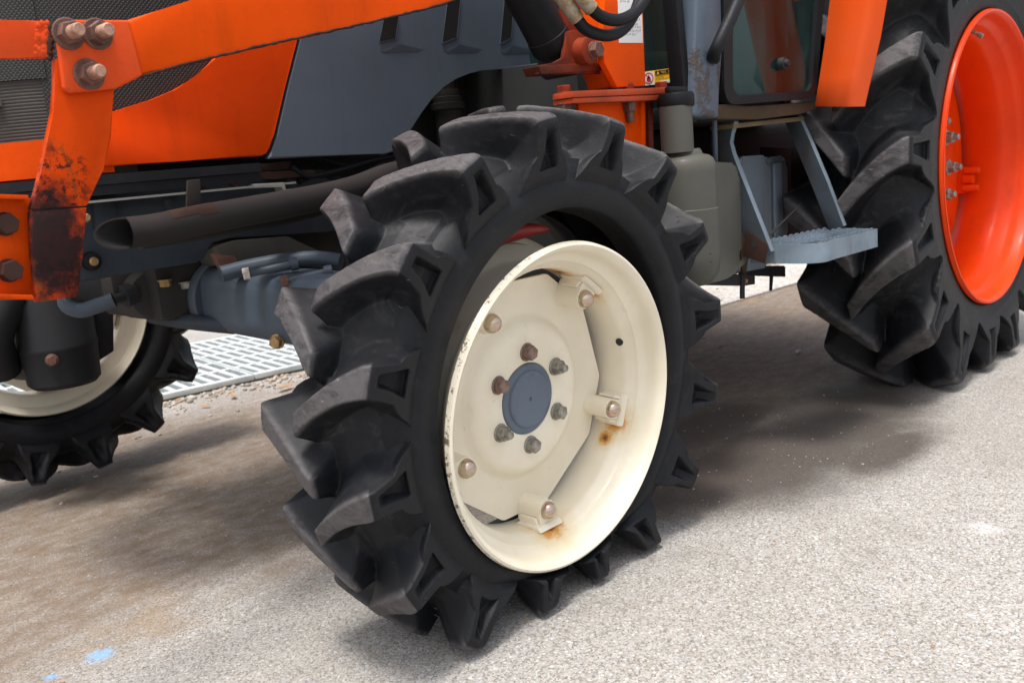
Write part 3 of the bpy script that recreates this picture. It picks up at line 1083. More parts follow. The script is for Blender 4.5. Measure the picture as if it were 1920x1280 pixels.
# ---- rear wheels
REAR_OUT = [(0, .490, .168), (.06, .505, .178), (.16, .545, .188), (.28, .600, .195), (.45, .690, .200), (.56, .768, .202), (.595, .788, .196), (.625, .799, .184), (.78, .816, .11), (1, .828, 0)]
REAR_IN = [(0, .490, .168), (.06, .505, .178), (.16, .545, .187), (.22, .568, .183), (.30, .594, .170), (.36, .612, .158), (.44, .642, .146), (.53, .664, .126), (.62, .680, .106), (.78, .702, .062), (1, .722, 0)]
def rear_wheel(center, mirror, me):
    root = empty('rear_wheel', V(center) - V(TR.location), TR)
    if mirror: root.scale = (1, -1, 1)
    add('tyre', me, M['rubber'], root, local=True)
    a, w = .497, .34
    out = [(a + .001, .006), (a - .002, -.001), (a - .008, -.002), (a - .014, .004), (a - .019, .016), (a - .022, .040), (a - .030, .052), (a - .040, .056), (a - .046, .066), (a - .050, .085),
           (a - .064, .100), (a - .072, .115), (a - .072, .215), (a - .055, .25), (a - .022, .29), (a - .014, w - .006), (a, w)]
    back = [(r + .007, h) for r, h in out[::-1]]
    back[0] = (a + .002, w - .008)
    back[-1] = (a + .002, .012)
    back[-2] = (a - .002, .014)
    add('rim', lathe(bmesh.new(), out + back, 160, closed=True), M['rim_orange'], root, local=True, angle=50)
    bm = bmesh.new()
    lathe(bm, [(0, .195), (.085, .195), (.09, .208), (.185, .210), (.200, .216), (.30, .245), (.36, .252), (.4245, .255), (.4245, .267), (.30, .262), (.19, .228), (0, .225)], 96)
    add('wheel_disc', bm, M['rim_orange'], root, local=True)
    for i in range(8):
        an = math.radians(-10 + i * 45)
        bm = bmesh.new()
        hexnut(bm, .022, .030, (.146 * math.cos(an), .209, .146 * math.sin(an)), (0, -1, 0), 1.35, .018, .55, i)
        add('wheel_nut', bm, M['bolt'], root, local=True, angle=20)
    for i in range(4):
        bm = bmesh.new()
        an = math.radians(-13 + i * 90)
        c = Vector((.385 * math.cos(an), 0, .385 * math.sin(an)))
        tv = Vector((-math.sin(an), 0, math.cos(an)))
        slab(bm, [c + tv * a_ + Vector((0, h_, 0)) for a_, h_ in ((-.055, .254), (.055, .254), (.050, .228), (-.050, .228))], Vector((math.cos(an), 0, math.sin(an))) * .03, .004)
        for sg in (-.034, .034):
            tube(bm, [c + tv * sg + Vector((0, .23, 0)), c + tv * sg + Vector((0, .180, 0)), c + tv * sg + Vector((0, .174, 0))], [.014, .014, .011], 12)
        tube(bm, [c + Vector((0, .23, 0)), c + Vector((0, .195, 0))], .018, 12)
        add('rim_clamp', bm, M['rim_orange'], root, local=True)
    bm = bmesh.new()
    an = math.radians(101)
    c = Vector((.452 * math.cos(an), .075, .452 * math.sin(an)))
    d = Vector((-.25 * math.cos(an) + .05, -.75, -.5 * math.sin(an))).normalized()
    tube(bm, [c, c + d * .018, c + d * .019, c + d * .05, c + d * .051, c + d * .066], [.011, .011, .006, .006, .009, .008], 12)
    add('valve_stem', bm, M['bolt'], root, local=True)
    return root
RC = (2.198, -.099, .739)
rme = make_tyre('tyre', 16, REAR_OUT, REAR_IN, .197, .72, math.radians(12), .025, .075, math.radians(6.5), 1400, 104,
                flat=(-RC[2], .70, .54, .10), offset=(0, .192, 0), foot=.040, seed=9, pocket=.5, tbk=(.48, .22))
RW = rear_wheel(RC, False, rme)
RW['label'] = 'near rear wheel with an orange dished rim'
RW2 = rear_wheel((2.198, 2.10, .739), True, rme)
RW2['label'] = 'far rear wheel hidden behind the tractor'

# ---- hood: plan outline swept upwards
def plan(y0=.68):
    """near side from the rear forward, round the nose to the far side"""
    near = [(1.0, y0), (.30, y0), (-.20, y0), (-.45, y0 + .005), (-.58, y0 + .03), (-.67, y0 + .09), (-.72, y0 + .18), (-.735, 1.0)]
    far = [(x, 2.0 - y) for x, y in near[:-1]][::-1]
    return [(p.x, p.y) for p in spline([(x, y, 0) for x, y in near + far], 10)]
def sweep(lo, hi, off=0.0, thick=.012, s0=0.0, s1=1e9, uvn=False, y0=.68, n_z=1):
    """wall on the plan outline between heights lo(x,y) and hi(x,y), offset outwards by off"""
    P = plan(y0)
    bm = bmesh.new()
    uvl = bm.loops.layers.uv.new('UVMap')
    L = 0
    cols = []
    for i, (x, y) in enumerate(P):
        if i: L += math.dist(P[i - 1], P[i])
        if L < s0 or L > s1: continue
        a, b = P[max(i - 1, 0)], P[min(i + 1, len(P) - 1)]
        d = Vector((b[0] - a[0], b[1] - a[1])).normalized()
        n = Vector((-d.y, d.x))                  # outward when walking from the rear forward on the near side
        if n.dot(Vector((x - 1.0, y - 1.0))) < 0: n = -n
        q = Vector((x, y)) + n * off
        qi = q - n * thick
        zl, zh = lo(x, y), hi(x, y)
        cols.append((L, [bm.verts.new((q.x, q.y, zl + (zh - zl) * k / n_z)) for k in range(n_z + 1)], [bm.verts.new((qi.x, qi.y, zl + (zh - zl) * k / n_z)) for k in range(n_z + 1)]))
    def face(vs, uvs):
        f = bm.faces.new(vs)
        for lp, uv in zip(f.loops, uvs): lp[uvl].uv = uv
    for (la, a, ai), (lb, b, bi) in zip(cols, cols[1:]):
        for k in range(n_z):
            face((a[k], b[k], b[k + 1], a[k + 1]), [(la, a[k].co.z), (lb, b[k].co.z), (lb, b[k + 1].co.z), (la, a[k + 1].co.z)])
            face((ai[k + 1], bi[k + 1], bi[k], ai[k]), [(0, 0)] * 4)
        face((a[-1], b[-1], bi[-1], ai[-1]), [(0, 0)] * 4)
        face((ai[0], bi[0], b[0], a[0]), [(0, 0)] * 4)
    for c in (cols[0], cols[-1]):
        for k in range(n_z): face((c[1][k], c[1][k + 1], c[2][k + 1], c[2][k]), [(0, 0)] * 4)
    return bm

HOOD = empty('hood', (0 - 1.0, 1.0 - 1.0, .92), TR)
# side panels in grey, orange flank, nose band
def flank(pts, y, th, mat, name, parent, mirror=True, bevel=.004, lab=None):
    for s in ((0, 1) if mirror else (0,)):
        bm = bmesh.new()
        q = [(p[0], p[1] if not s else 2.0 - p[1], p[2]) for p in pts]
        slab(bm, q, (0, th if not s else -th, 0), bevel)
        o = add(name, bm, mat, parent)
        if lab and not s: o['label'] = lab
arc = lambda *a: list(a)
orange_side = [(-0.5621, 0.6820, 0.9463), (-0.3873, 0.6820, 0.9463), (-0.1885, 0.6820, 0.9451), (-0.1729, 0.6820, 0.9500), (-0.1612, 0.6820, 0.9633), (-0.1473, 0.6820, 0.9906), (-0.1061, 0.6820, 1.0847), (-0.0573, 0.6820, 1.1892), (-0.0137, 0.6820, 1.2948), (0.0190, 0.6820, 1.3661), (-0.0823, 0.6820, 1.3469), (-0.1639, 0.6820, 1.2533), (-0.2259, 0.6820, 1.1875), (-0.2657, 0.6820, 1.1498), (-0.3090, 0.6820, 1.1162), (-0.3631, 0.6820, 1.0898), (-0.4176, 0.6820, 1.0706), (-0.4973, 0.6820, 1.0498), (-0.5568, 0.6820, 1.0344)]
flank(orange_side, .682, .02, M['orange_hood'], 'side_panel', HOOD)
grey_side = [(-0.1719, 0.6800, 0.9382), (-0.1551, 0.6800, 0.9582), (-0.1394, 0.6800, 0.9877), (-0.0977, 0.6800, 1.0844), (-0.0487, 0.6800, 1.1891), (-0.0050, 0.6800, 1.2950), (0.0341, 0.6800, 1.3784), (0.3651, 0.6800, 1.4313), (1.2813, 0.6800, 1.5301), (1.2434, 0.6800, 1.1775), (1.0468, 0.6800, 1.1542), (0.9173, 0.6800, 1.1439), (0.7494, 0.6800, 1.1355), (0.6169, 0.6800, 1.1349), (0.5229, 0.6800, 1.1303), (0.4718, 0.6800, 1.1219), (0.4214, 0.6800, 1.1083), (0.3751, 0.6800, 1.0883), (0.3303, 0.6800, 1.0595), (0.2891, 0.6800, 1.0246), (0.2519, 0.6800, 0.9888), (0.2217, 0.6800, 0.9612), (0.1883, 0.6800, 0.9329), (0.1542, 0.6800, 0.9309)]
flank(grey_side, .680, .02, M['greyblue'], 'rear_panel', HOOD, lab='grey blue rear panel cut out over the wheel')
zt = lambda x, y: 1.035 + .012 * (x + .6)
add('nose_band', sweep(lambda x, y: .935, lambda x, y: 1.005 , .0, .02, 1.50, 3.0), M['orange_worn'], HOOD)
add('front_grille', sweep(lambda x, y: .98, lambda x, y: 1.118, -.018, .01, 1.60, 2.78, True), M['slots'], HOOD)
add('front_grille', sweep(lambda x, y: 1.119, lambda x, y: 1.42, -.014, .01, 1.60, 2.78, True), M['mesh'], HOOD)
add('side_grille', sweep(lambda x, y: .95, lambda x, y: 1.42, -.016, .008, .9, 1.625, True), M['mesh'], HOOD)
add('side_grille', sweep(lambda x, y: .95, lambda x, y: 1.42, -.016, .008, 2.765, 3.4, True), M['mesh'], HOOD)
add('grille_bar', sweep(lambda x, y: 1.075, lambda x, y: 1.085, -.008, .01, 1.70, 2.68), M['steelstrip'], HOOD)
for z0, z1, off in ((.912, .931, .012), (.892, .911, .006)):
    add('rubber_seal', sweep(lambda x, y: z0, lambda x, y: z1, off, .035, 1.165, 3.6, n_z=1), M['rubber_part'], HOOD)
add('edge_strip', sweep(lambda x, y: .879, lambda x, y: .8835, .016, .06, 1.10, 3.6), M['steelstrip'], HOOD)
bm = bmesh.new()
box(bm, (-.60, .74, 1.30), (1.0, 1.26, 1.42), .03)
add('hood_top', bm, M['orange'], HOOD)
# vents in the grey panel
def vent(q, wedge):
    bm = bmesh.new()
    (a, b, c, d) = [V(p) for p in q]              # top-left, top-right, bottom-right, bottom-left on the panel face
    inset = .72
    cen = (a + b + c + d) / 4
    out = [p + (p - cen) * .06 for p in (a, b, c, d)]
    vi = [bm.verts.new(p + Vector((0, -.004, 0))) for p in (a, b, c, d)]
    vo = [bm.verts.new(p + Vector((0, -.0035, 0))) for p in out]
    vb = [bm.verts.new(p + Vector((0, -.0005, 0))) for p in (a, b, c, d)]
    for k in range(4):
        bm.faces.new((vo[k], vo[(k + 1) % 4], vi[(k + 1) % 4], vi[k]))
        bm.faces.new((vi[k], vi[(k + 1) % 4], vb[(k + 1) % 4], vb[k]))
    root = add('vent', bm, M['greyblue'], HOOD)
    bm = bmesh.new()
    slab(bm, [p + Vector((0, -.0012, 0)) for p in (a, b, c, d)], (0, .0008, 0))
    n = 16
    add('vent_back', bm, M['interior'], root)
    bm = bmesh.new()
    for k in range(n):
        f0, f1 = (k + .15) / n, (k + .6) / n
        slab(bm, [a.lerp(d, f0) + Vector((.001, -.0013, 0)), b.lerp(c, f0) + Vector((-.001, -.0013, 0)), b.lerp(c, f1) + Vector((-.001, -.0013, 0)), a.lerp(d, f1) + Vector((.001, -.0013, 0))], (0, -.0022, 0))
    o = add('vent_slats', bm, M['engine'], root)
    o['kind'] = 'stuff'
    bm = bmesh.new()
    p = [V(x) for x in wedge]                     # left foot, peak, right foot, bottom right, bottom left
    pk = p[1] + Vector((0, -.005, 0))
    vs = [bm.verts.new(x + Vector((0, -.0008, 0))) for x in (p[0], p[2], p[3], p[4])]
    v1 = bm.verts.new(pk)
    bm.faces.new((vs[0], v1, vs[3])); bm.faces.new((v1, vs[1], vs[2])); bm.faces.new((v1, vs[2], vs[3])); bm.faces.new((vs[0], vs[1], v1))
    add('scoop', bm, M['greyblue'], root, smooth=False)
for q, w in (([(0.1980, 0.6800, 1.2497), (0.2459, 0.6800, 1.2566), (0.2280, 0.6800, 1.2043), (0.1768, 0.6800, 1.1956)], [(0.1771, 0.6800, 1.1756), (0.2396, 0.6800, 1.1907), (0.3202, 0.6800, 1.1794), (0.2927, 0.6800, 1.1737), (0.1863, 0.6800, 1.1708)]),
             ([(0.4167, 0.6800, 1.3059), (0.4629, 0.6800, 1.3110), (0.4358, 0.6800, 1.2124), (0.3830, 0.6800, 1.1978)], [(0.3880, 0.6800, 1.1806), (0.4430, 0.6800, 1.1951), (0.5300, 0.6800, 1.1831), (0.4990, 0.6800, 1.1757), (0.3981, 0.6800, 1.1728)]),
             ([(0.6275, 0.6800, 1.3115), (0.6663, 0.6800, 1.3164), (0.6426, 0.6800, 1.2164), (0.5982, 0.6800, 1.2012)], [(0.5977, 0.6800, 1.1815), (0.6464, 0.6800, 1.1966), (0.7443, 0.6800, 1.1855), (0.7206, 0.6800, 1.1763), (0.6093, 0.6800, 1.1732)])):
    vent(q, w)

# dark engine bay behind the arch and below the hood
ENG = empty('engine', (.45 - 1, 0, .8), TR)
bm = bmesh.new()
box(bm, (-.40, .84, .60), (1.1, 1.16, 1.22), .03)
add('engine_block', bm, M['engine'], ENG)
bm = bmesh.new()
P = V((0.4551, 0.7600, 1.0589))
lathe(bm, [(0, .03), (.034, .03), (.036, .022), (.036, .012), (.040, .010), (.040, -.004), (.046, -.006), (.046, -.022), (.038, -.025), (.036, -.20), (0, -.20)], 32, 'Z', P)
add('oil_filter', bm, M['engine'], ENG)
bm = bmesh.new()
P = V((0.4630, 0.7600, 1.1151))
lathe(bm, [(0, 0), (.026, 0), (.026, -.05), (0, -.05)], 24, 'Z', P)
add('filter_bolt', bm, M['soot'], ENG)
bm = bmesh.new()
for (p, r) in (((0.6965, 0.8000, 1.1040), .018), ((0.6888, 0.8000, 1.0799), .012), ((0.7718, 0.8200, 1.0358), .032), ((0.6492, 0.8200, 1.0464), .03), ((0.7633, 0.8100, 1.0861), .012)):
    bmesh.ops.create_icosphere(bm, subdivisions=2, radius=r, matrix=Matrix.Translation(p))
tube(bm, spline([(0.6125, 0.8000, 1.0003), (0.6869, 0.7900, 1.0576), (0.7465, 0.8200, 1.1060)], 6), .01, 10)
add('injector_pump', bm, M['soot'], ENG)
bm = bmesh.new()
tube(bm, spline([(0.6446, 0.7800, 0.9823), (0.6724, 0.7700, 1.0181), (0.6676, 0.7800, 1.0719), (0.7483, 0.8000, 1.1036)], 6), .006, 8)
add('wiring', bm, M['rubber_part'], ENG)
bm = bmesh.new()
P = V((0.7144, 0.6200, 1.0653))
tube(bm, [P + Vector((.018 * math.cos(a), 0, .055 * math.sin(a))) for a in [2 * PI * k / 20 for k in range(21)]], .005, 8)
add('hook_link', bm, M['soot'], ENG)

bm = bmesh.new()
slab(bm, [(.60, .40, .55), (.60, 1.60, .55), (.60, 1.60, 1.13), (.60, 1.33, 1.13), (.60, 1.33, 1.38), (.60, .70, 1.38), (.60, .70, 1.13), (.60, .42, 1.13)], (.05, 0, 0), .006)
add('bulkhead', bm, M['interior'], ENG)
for pts, r in (([(-0.1039, 0.7000, 0.9185), (-0.0570, 0.7000, 0.8933), (0.0355, 0.7000, 0.9015), (0.1347, 0.7000, 0.9179), (0.2119, 0.7000, 0.9237)], .006), ([(-0.0745, 0.7200, 0.8834), (-0.0126, 0.7200, 0.8973), (0.0616, 0.7200, 0.8726), (0.1819, 0.7200, 0.9030)], .009), ([(0.0480, 0.8000, 0.9298), (0.1096, 0.8000, 0.9101), (0.1940, 0.8000, 0.9098), (0.2876, 0.8000, 0.9426)], .007)):
    bm = bmesh.new()
    tube(bm, spline(pts, 6), r, 10)
    add('cable', bm, M['rubber_part'], ENG)

# ---- chassis rail, exhaust, small brackets
CH = empty('chassis', (-.3 - 1, -.25, .7), TR)
bm = bmesh.new()
rail = [(-0.6073, 0.7600, 0.9221), (0.0443, 0.7600, 0.8824), (0.2776, 0.7600, 0.8507), (0.2642, 0.7600, 0.7584), (0.0567, 0.7600, 0.7544), (-0.0672, 0.7600, 0.7612), (-0.2494, 0.7600, 0.7732), (-0.2944, 0.7600, 0.7715), (-0.3042, 0.7600, 0.7515), (-0.3141, 0.7600, 0.7386), (-0.3322, 0.7600, 0.7293), (-0.4293, 0.7600, 0.7293), (-0.5905, 0.7600, 0.7248), (-0.6310, 0.7600, 0.7311)]
slab(bm, rail, (0, .02, 0), .004)
add('frame_rail', bm, M['frameblue'], CH)
bm = bmesh.new()
slab(bm, [(p[0], 2.0 - p[1], p[2]) for p in rail], (0, -.02, 0), .004)
add('frame_rail', bm, M['frameblue'], CH)
bm = bmesh.new()
slab(bm, [(-0.5401, 0.7450, 0.8949), (-0.4966, 0.7450, 0.8964), (-0.5010, 0.7450, 0.8266), (-0.5468, 0.7450, 0.8264)], (0, .02, 0), .005)
add('rail_bracket', bm, M['frameblue'], CH)
P = V((-0.5634, 0.7520, 0.7641))
bm = bmesh.new()
lathe(bm, [(0, -.010), (.010, -.010), (.0175, -.008), (.019, 0), (.019, .01), (0, .01)], 28, 'Y', P)
rb = add('rubber_bush', bm, M['black'], CH)
bm = bmesh.new()
lathe(bm, [(0, -.016), (.007, -.016), (.009, -.013), (.009, -.009), (0, -.009)], 20, 'Y', P)
add('bush_bolt', bm, M['brass'], rb)
bm = bmesh.new()
hexnut(bm, .007, .008, (-0.5805, 0.7000, 0.8525), (0, -1, 0))
add('bolt', bm, M['brass'], CH)
# channel and hook under the seal
bm = bmesh.new()
slab(bm, [(-0.1908, 0.7000, 0.9127), (-0.0400, 0.7000, 0.9068), (-0.0394, 0.7000, 0.8920), (-0.1433, 0.7000, 0.8926), (-0.1938, 0.7000, 0.8941)], (0, .05, 0), .003)
slab(bm, [(-0.1416, 0.7200, 0.9294), (-0.0889, 0.7200, 0.9308), (-0.0876, 0.7200, 0.9113), (-0.1442, 0.7200, 0.9128)], (0, .05, 0), .003)
add('mount_channel', bm, M['darkrust'], CH)
bm = bmesh.new()
slab(bm, [(-0.2259, 0.6600, 0.8866), (-0.1520, 0.6600, 0.8842), (-0.1505, 0.6600, 0.8675), (-0.1010, 0.6600, 0.8681), (-0.1004, 0.6600, 0.8633), (-0.1557, 0.6600, 0.8609), (-0.1603, 0.6600, 0.8754), (-0.2247, 0.6600, 0.8773)], (0, .03, 0), .001)
hk = add('hook_bracket', bm, M['steelstrip'], CH)
bm = bmesh.new()
hexnut(bm, .010, .012, (-0.1343, 0.6750, 0.8644), (0, 0, -1))
add('bolt', bm, M['bolt'], hk)
for (x, y) in ((405, 338), (440, 331), (318, 383)):
    pass
bm = bmesh.new()
hexnut(bm, .011, .009, (-0.3323, 0.7000, 0.8971), (0, -1, 0))
add('bolt', bm, M['bolt_rust'], CH)
bm = bmesh.new()
hexnut(bm, .011, .009, (-0.2546, 0.7000, 0.8943), (0, -1, 0))
add('bolt', bm, M['bolt_rust'], CH)
bm = bmesh.new()
hexnut(bm, .010, .009, (-0.3818, 0.7500, 0.8619), (0, -1, 0))
add('bolt', bm, M['frameblue'], CH)

EX = empty('exhaust', (-.5 - 1, -.5, .8), TR)
bm = bmesh.new()
path = spline([(-0.6030, 0.5000, 0.8218), (-0.5411, 0.5000, 0.8222), (-0.4218, 0.5000, 0.8310), (-0.2720, 0.5100, 0.8391), (-0.1386, 0.5300, 0.8473), (-0.0290, 0.5600, 0.8576), (0.1064, 0.6200, 0.8768), (0.2674, 0.7200, 0.8864), (0.4278, 0.8400, 0.8910)], 7)
r0 = .0285
tube(bm, path, r0, 36, False, lambda o: -o.y * 1.35)
nf_ = len(bm.faces)
tube(bm, path, r0 - .003, 36, False, lambda o: -o.y * 1.35)
bm.faces.ensure_lookup_table()
for f in bm.faces[nf_:]: f.material_index = 1  # inner wall near-black: the shade inside the pipe is put into its colour
bm.verts.ensure_lookup_table()
vs = bm.verts[:]
for k in range(36):
    bm.faces.new((vs[k], vs[(k + 1) % 36], vs[36 * len(path) + (k + 1) % 36], vs[36 * len(path) + k]))
add('exhaust_pipe', bm, [M['soot'], M['bore_black']], EX)
bm = bmesh.new()
slab(bm, [(-0.4544, 0.5150, 0.9051), (-0.4281, 0.5150, 0.9051), (-0.4346, 0.5150, 0.8531), (-0.4655, 0.5150, 0.8521)], (0, .006, 0), .002)
slab(bm, [(-0.4760, 0.5000, 0.8606), (-0.4238, 0.5000, 0.8596), (-0.4201, 0.5000, 0.8481), (-0.4394, 0.5000, 0.8389), (-0.4624, 0.5000, 0.8393), (-0.4740, 0.5000, 0.8475)], (0, -.0292, 0), .003) if False else None
add('pipe_hanger', bm, M['soot'], EX)
bm = bmesh.new()
i0 = 9
tube(bm, [path[k] for k in range(9, 15)], .0292, 36, False)
bmesh.ops.delete(bm, geom=[f for f in bm.faces if (f.calc_center_median().z < path[12].z + .012)], context='FACES')
bmesh.ops.solidify(bm, geom=bm.faces[:], thickness=.0012)
add('weld_patch', bm, M['darkrust'], EX)
bm = bmesh.new()
tube(bm, spline([(-0.5589, 0.5300, 0.8031), (-0.3697, 0.5600, 0.8055), (-0.1652, 0.6000, 0.8130), (-0.0189, 0.6400, 0.8309)], 6), .016, 14)
add('lower_pipe', bm, M['engine'], EX)

# ---- front axle
AX = empty('front_axle', (-.1 - 1, 0, .5), TR)
def ylathe_between(bm, p0, p1, prof, seg=40):
    """prof (r, s) with s along p0->p1 in metres"""
    d = (V(p1) - V(p0)).normalized()
    tmp = bmesh.new()
    lathe(tmp, prof, seg, 'Z')
    me = bpy.data.meshes.new('t')
    bmesh.ops.transform(tmp, matrix=Matrix.Translation(V(p0)) @ d.to_track_quat('Z', 'Y').to_matrix().to_4x4(), verts=tmp.verts[:])
    tmp.to_mesh(me)
    tmp.free()
    bm.from_mesh(me)
    bpy.data.meshes.remove(me)
A0, A1 = V((-0.2671, 0.9800, 0.6489)), V((-0.2090, 0.5000, 0.6166))
LA = (A1 - A0).length
bm = bmesh.new()
ylathe_between(bm, A0, A1, [(0, -.5), (.062, -.5), (.062, .04), (.070, LA * .28), (0, LA * .28)])
add('axle_tube', bm, M['darksteel'], AX)
bm = bmesh.new()
s0 = LA * .28
ylathe_between(bm, A0, A1, [(0, s0), (.084, s0), (.087, s0 + .006), (.087, s0 + .024), (.084, s0 + .030), (0, s0 + .030)])
add('axle_flange', bm, M['axleblue'], AX)
bm = bmesh.new()
ad_ = (A1 - A0).normalized()
au_ = (Vector((0, 0, 1)) - ad_ * ad_.z).normalized()
aw_ = ad_.cross(au_)
rings_ = []
for s_, k_ in ((s0 + .0302, .96), (s0 + .036, 1.0), (s0 + .10, 1.0), (LA + .12, 1.06)):
    rg = []
    for q_ in range(40):
        an_ = 2 * PI * q_ / 40
        ca, sa = math.cos(an_), math.sin(an_)
        f_ = (abs(ca) ** 4.5 + abs(sa) ** 4.5) ** (-1 / 4.5)
        rg.append(bm.verts.new(A0 + ad_ * s_ + (au_ * sa * .074 + aw_ * ca * .070) * f_ * k_))
    rings_.append(rg)
for a_, b_ in zip(rings_, rings_[1:]):
    for q_ in range(40): bm.faces.new((a_[q_], a_[(q_ + 1) % 40], b_[(q_ + 1) % 40], b_[q_]))
bm.faces.new(rings_[0][::-1]); bm.faces.new(rings_[-1])
add('axle_housing', bm, M['axleblue'], AX)
for (q, r, m, d) in (((-0.2773, 0.8000, 0.6869), .014, 'axleblue', (-.3, -1, 0)), ((-0.2771, 0.7800, 0.5766), .014, 'frameblue', (-.3, -1, 0)), ((-0.2854, 0.5600, 0.5563), .013, 'brass', (-.8, -.6, 0))):
    bm = bmesh.new()
    hexnut(bm, r, r * 1.5, q, d)
    add('bolt', bm, M[m], AX, angle=20)
for a, b, r, m1, m2 in (((-0.3128, 0.5850, 0.7059), (-0.2366, 0.5400, 0.7135), .0085, 'axleblue', 'litter'), ((-0.2710, 0.5100, 0.6854), (-0.2019, 0.4700, 0.6936), .0085, 'axleblue', 'bolt_rust')):
    bm = bmesh.new()
    a, b = V(a), V(b)
    d = (b - a).normalized()
    tube(bm, [a, b], r, 16)
    tube(bm, [b - d * .004, b + d * .012], r * 1.6, 16)
    rd = add('tie_bolt', bm, M[m1], AX)
    bm = bmesh.new()
    hexnut(bm, r * 1.55, .014, a, -d, 1.0)
    add('bolt_head', bm, M[m2], rd, angle=20)
bm = bmesh.new()
tube(bm, spline([(-0.3362, 0.6600, 0.7057), (-0.2763, 0.6400, 0.7133), (-0.2075, 0.6000, 0.7180), (-0.1522, 0.5600, 0.7141), (-0.1255, 0.5200, 0.7049)], 6), .017, 18)
add('hydraulic_line', bm, M['axleblue'], AX)
bm = bmesh.new()
slab(bm, [(-0.2957, 0.7400, 0.7598), (-0.2484, 0.7400, 0.7681), (-0.1100, 0.7400, 0.7610), (-0.0270, 0.7400, 0.7149), (0.0071, 0.7400, 0.6816), (-0.0908, 0.7400, 0.6954), (-0.2448, 0.7400, 0.7075), (-0.2829, 0.7400, 0.7189)], (0, .10, -.01), .006)
add('axle_cover', bm, M['tankgrey'], AX)
bm = bmesh.new()
slab(bm, [(-0.3259, 0.7000, 0.7486), (-0.2766, 0.7000, 0.7362), (-0.2610, 0.7000, 0.7103), (-0.3097, 0.7000, 0.7080)], (0, .02, 0), .003)
add('cover_bracket', bm, M['bolt_rust'], AX)
# pivot bracket, steering rod, lower arm
bm = bmesh.new()
PV = V((-0.3909, 0.9200, 0.6623))
lathe(bm, [(0, -.035), (.050, -.035), (.056, -.028), (.056, .05), (0, .05)], 40, 'Y', PV)
slab(bm, [(-0.4631, 0.9200, 0.7223), (-0.3079, 0.9200, 0.7079), (-0.2823, 0.9200, 0.6851), (-0.3245, 0.9200, 0.6095), (-0.3768, 0.9200, 0.6101), (-0.4227, 0.9200, 0.6235), (-0.4611, 0.9200, 0.6643)], (0, .06, 0), .008)
add('pivot_bracket', bm, M['pivot_grey'], AX)
bm = bmesh.new()
slab(bm, [(-0.3903, 0.8500, 0.7270), (-0.2984, 0.8500, 0.7261), (-0.2985, 0.8500, 0.6940), (-0.3261, 0.8500, 0.6933), (-0.3919, 0.8500, 0.7033)], (0, .08, 0), .006)
add('pivot_cap', bm, M['frameblue'], AX)
for q, m in (((-0.3766, 0.8400, 0.6964), 'brass'), ((-0.3302, 0.8400, 0.6844), 'bolt')):
    bm = bmesh.new()
    hexnut(bm, .013, .016, q, (0, 0, -1))
    add('bolt', bm, M[m], AX, angle=20)
bm = bmesh.new()
tube(bm, spline([(-0.5429, 0.9800, 0.6855), (-0.5509, 0.9600, 0.6638), (-0.5324, 0.9400, 0.6495), (-0.5045, 0.9200, 0.6550), (-0.4710, 0.9000, 0.6644)], 7), .0165, 20)
st = add('steering_rod', bm, M['axleblue'], AX)
bm = bmesh.new()
tube(bm, [(-0.4733, 0.9000, 0.6648), (-0.4435, 0.9000, 0.6693)], .011, 16)
tube(bm, [(-0.4487, 0.9000, 0.6678), (-0.4234, 0.9000, 0.6721)], .026, 22)
add('rod_end', bm, M['darksteel'], st)
bm = bmesh.new()
tube(bm, spline([(-0.3695, 0.9500, 0.6073), (-0.3468, 0.8800, 0.5966), (-0.3239, 0.8000, 0.5893), (-0.2796, 0.7400, 0.5769)], 6), .018, 14)
add('lower_arm', bm, M['frameblue'], AX)
# far steering gear case
GC = V((-0.3534, 1.6200, 0.4960))
bm = bmesh.new()
lathe(bm, [(0, -.125), (.085, -.125), (.098, -.112), (.104, -.02), (.106, -.015), (.106, -.005), (.104, 0), (.106, .12), (.090, .16), (0, .16)], 48, 'Z', GC)
add('gear_case', bm, M['darksteel'], AX)
bm = bmesh.new()
tube(bm, [GC + Vector((0, .02, -.02)), GC + Vector((0, .30, -.02))], [.10, .12], 32)
slab(bm, [GC + Vector(p) for p in ((.10, -.01, -.08), (.15, -.01, -.06), (.17, -.01, .06), (.15, -.01, .13), (.08, -.01, .16))], (0, .05, 0), .006)
add('gear_case_flange', bm, M['darksteel'], AX)
bm = bmesh.new()
hexnut(bm, .014, .014, GC + Vector((-.055, -.09, -.035)), (-.4, -1, 0))
add('drain_plug', bm, M['bolt_rust'], AX)
bm = bmesh.new()
tube(bm, spline([GC + Vector((-.10, -.02, .16)), GC + Vector((-.16, .0, .05)), GC + Vector((-.14, .06, -.06))], 6), .05, 16)
add('swivel_arm', bm, M['darksteel'], AX)

# ---- front guard with its brace
GU = empty('front_guard', (-.75 - 1, -.65, .9), TR)
YG = .35
bm = bmesh.new()
slab(bm, [(-0.7245, 0.3500, 1.1016), (-0.6317, 0.3500, 1.1026), (-0.6432, 0.3500, 1.0465), (-0.6577, 0.3500, 0.9828), (-0.6796, 0.3500, 0.9312), (-0.7145, 0.3500, 0.8771), (-0.8001, 0.3500, 0.8790), (-0.7763, 0.3500, 0.9300), (-0.7380, 0.3500, 1.0209)], (0, .016, 0), .003)
add('strap_upper', bm, M['strap'], GU)
bm = bmesh.new()
slab(bm, [(-0.8004, 0.3500, 0.8774), (-0.7151, 0.3500, 0.8751), (-0.7354, 0.3500, 0.8004), (-0.7530, 0.3500, 0.7385), (-0.8157, 0.3500, 0.7399), (-0.8086, 0.3500, 0.8103)], (0, .016, 0), .003)
sl2 = add('strap_lower', bm, M['strap'], GU)
bm = bmesh.new()
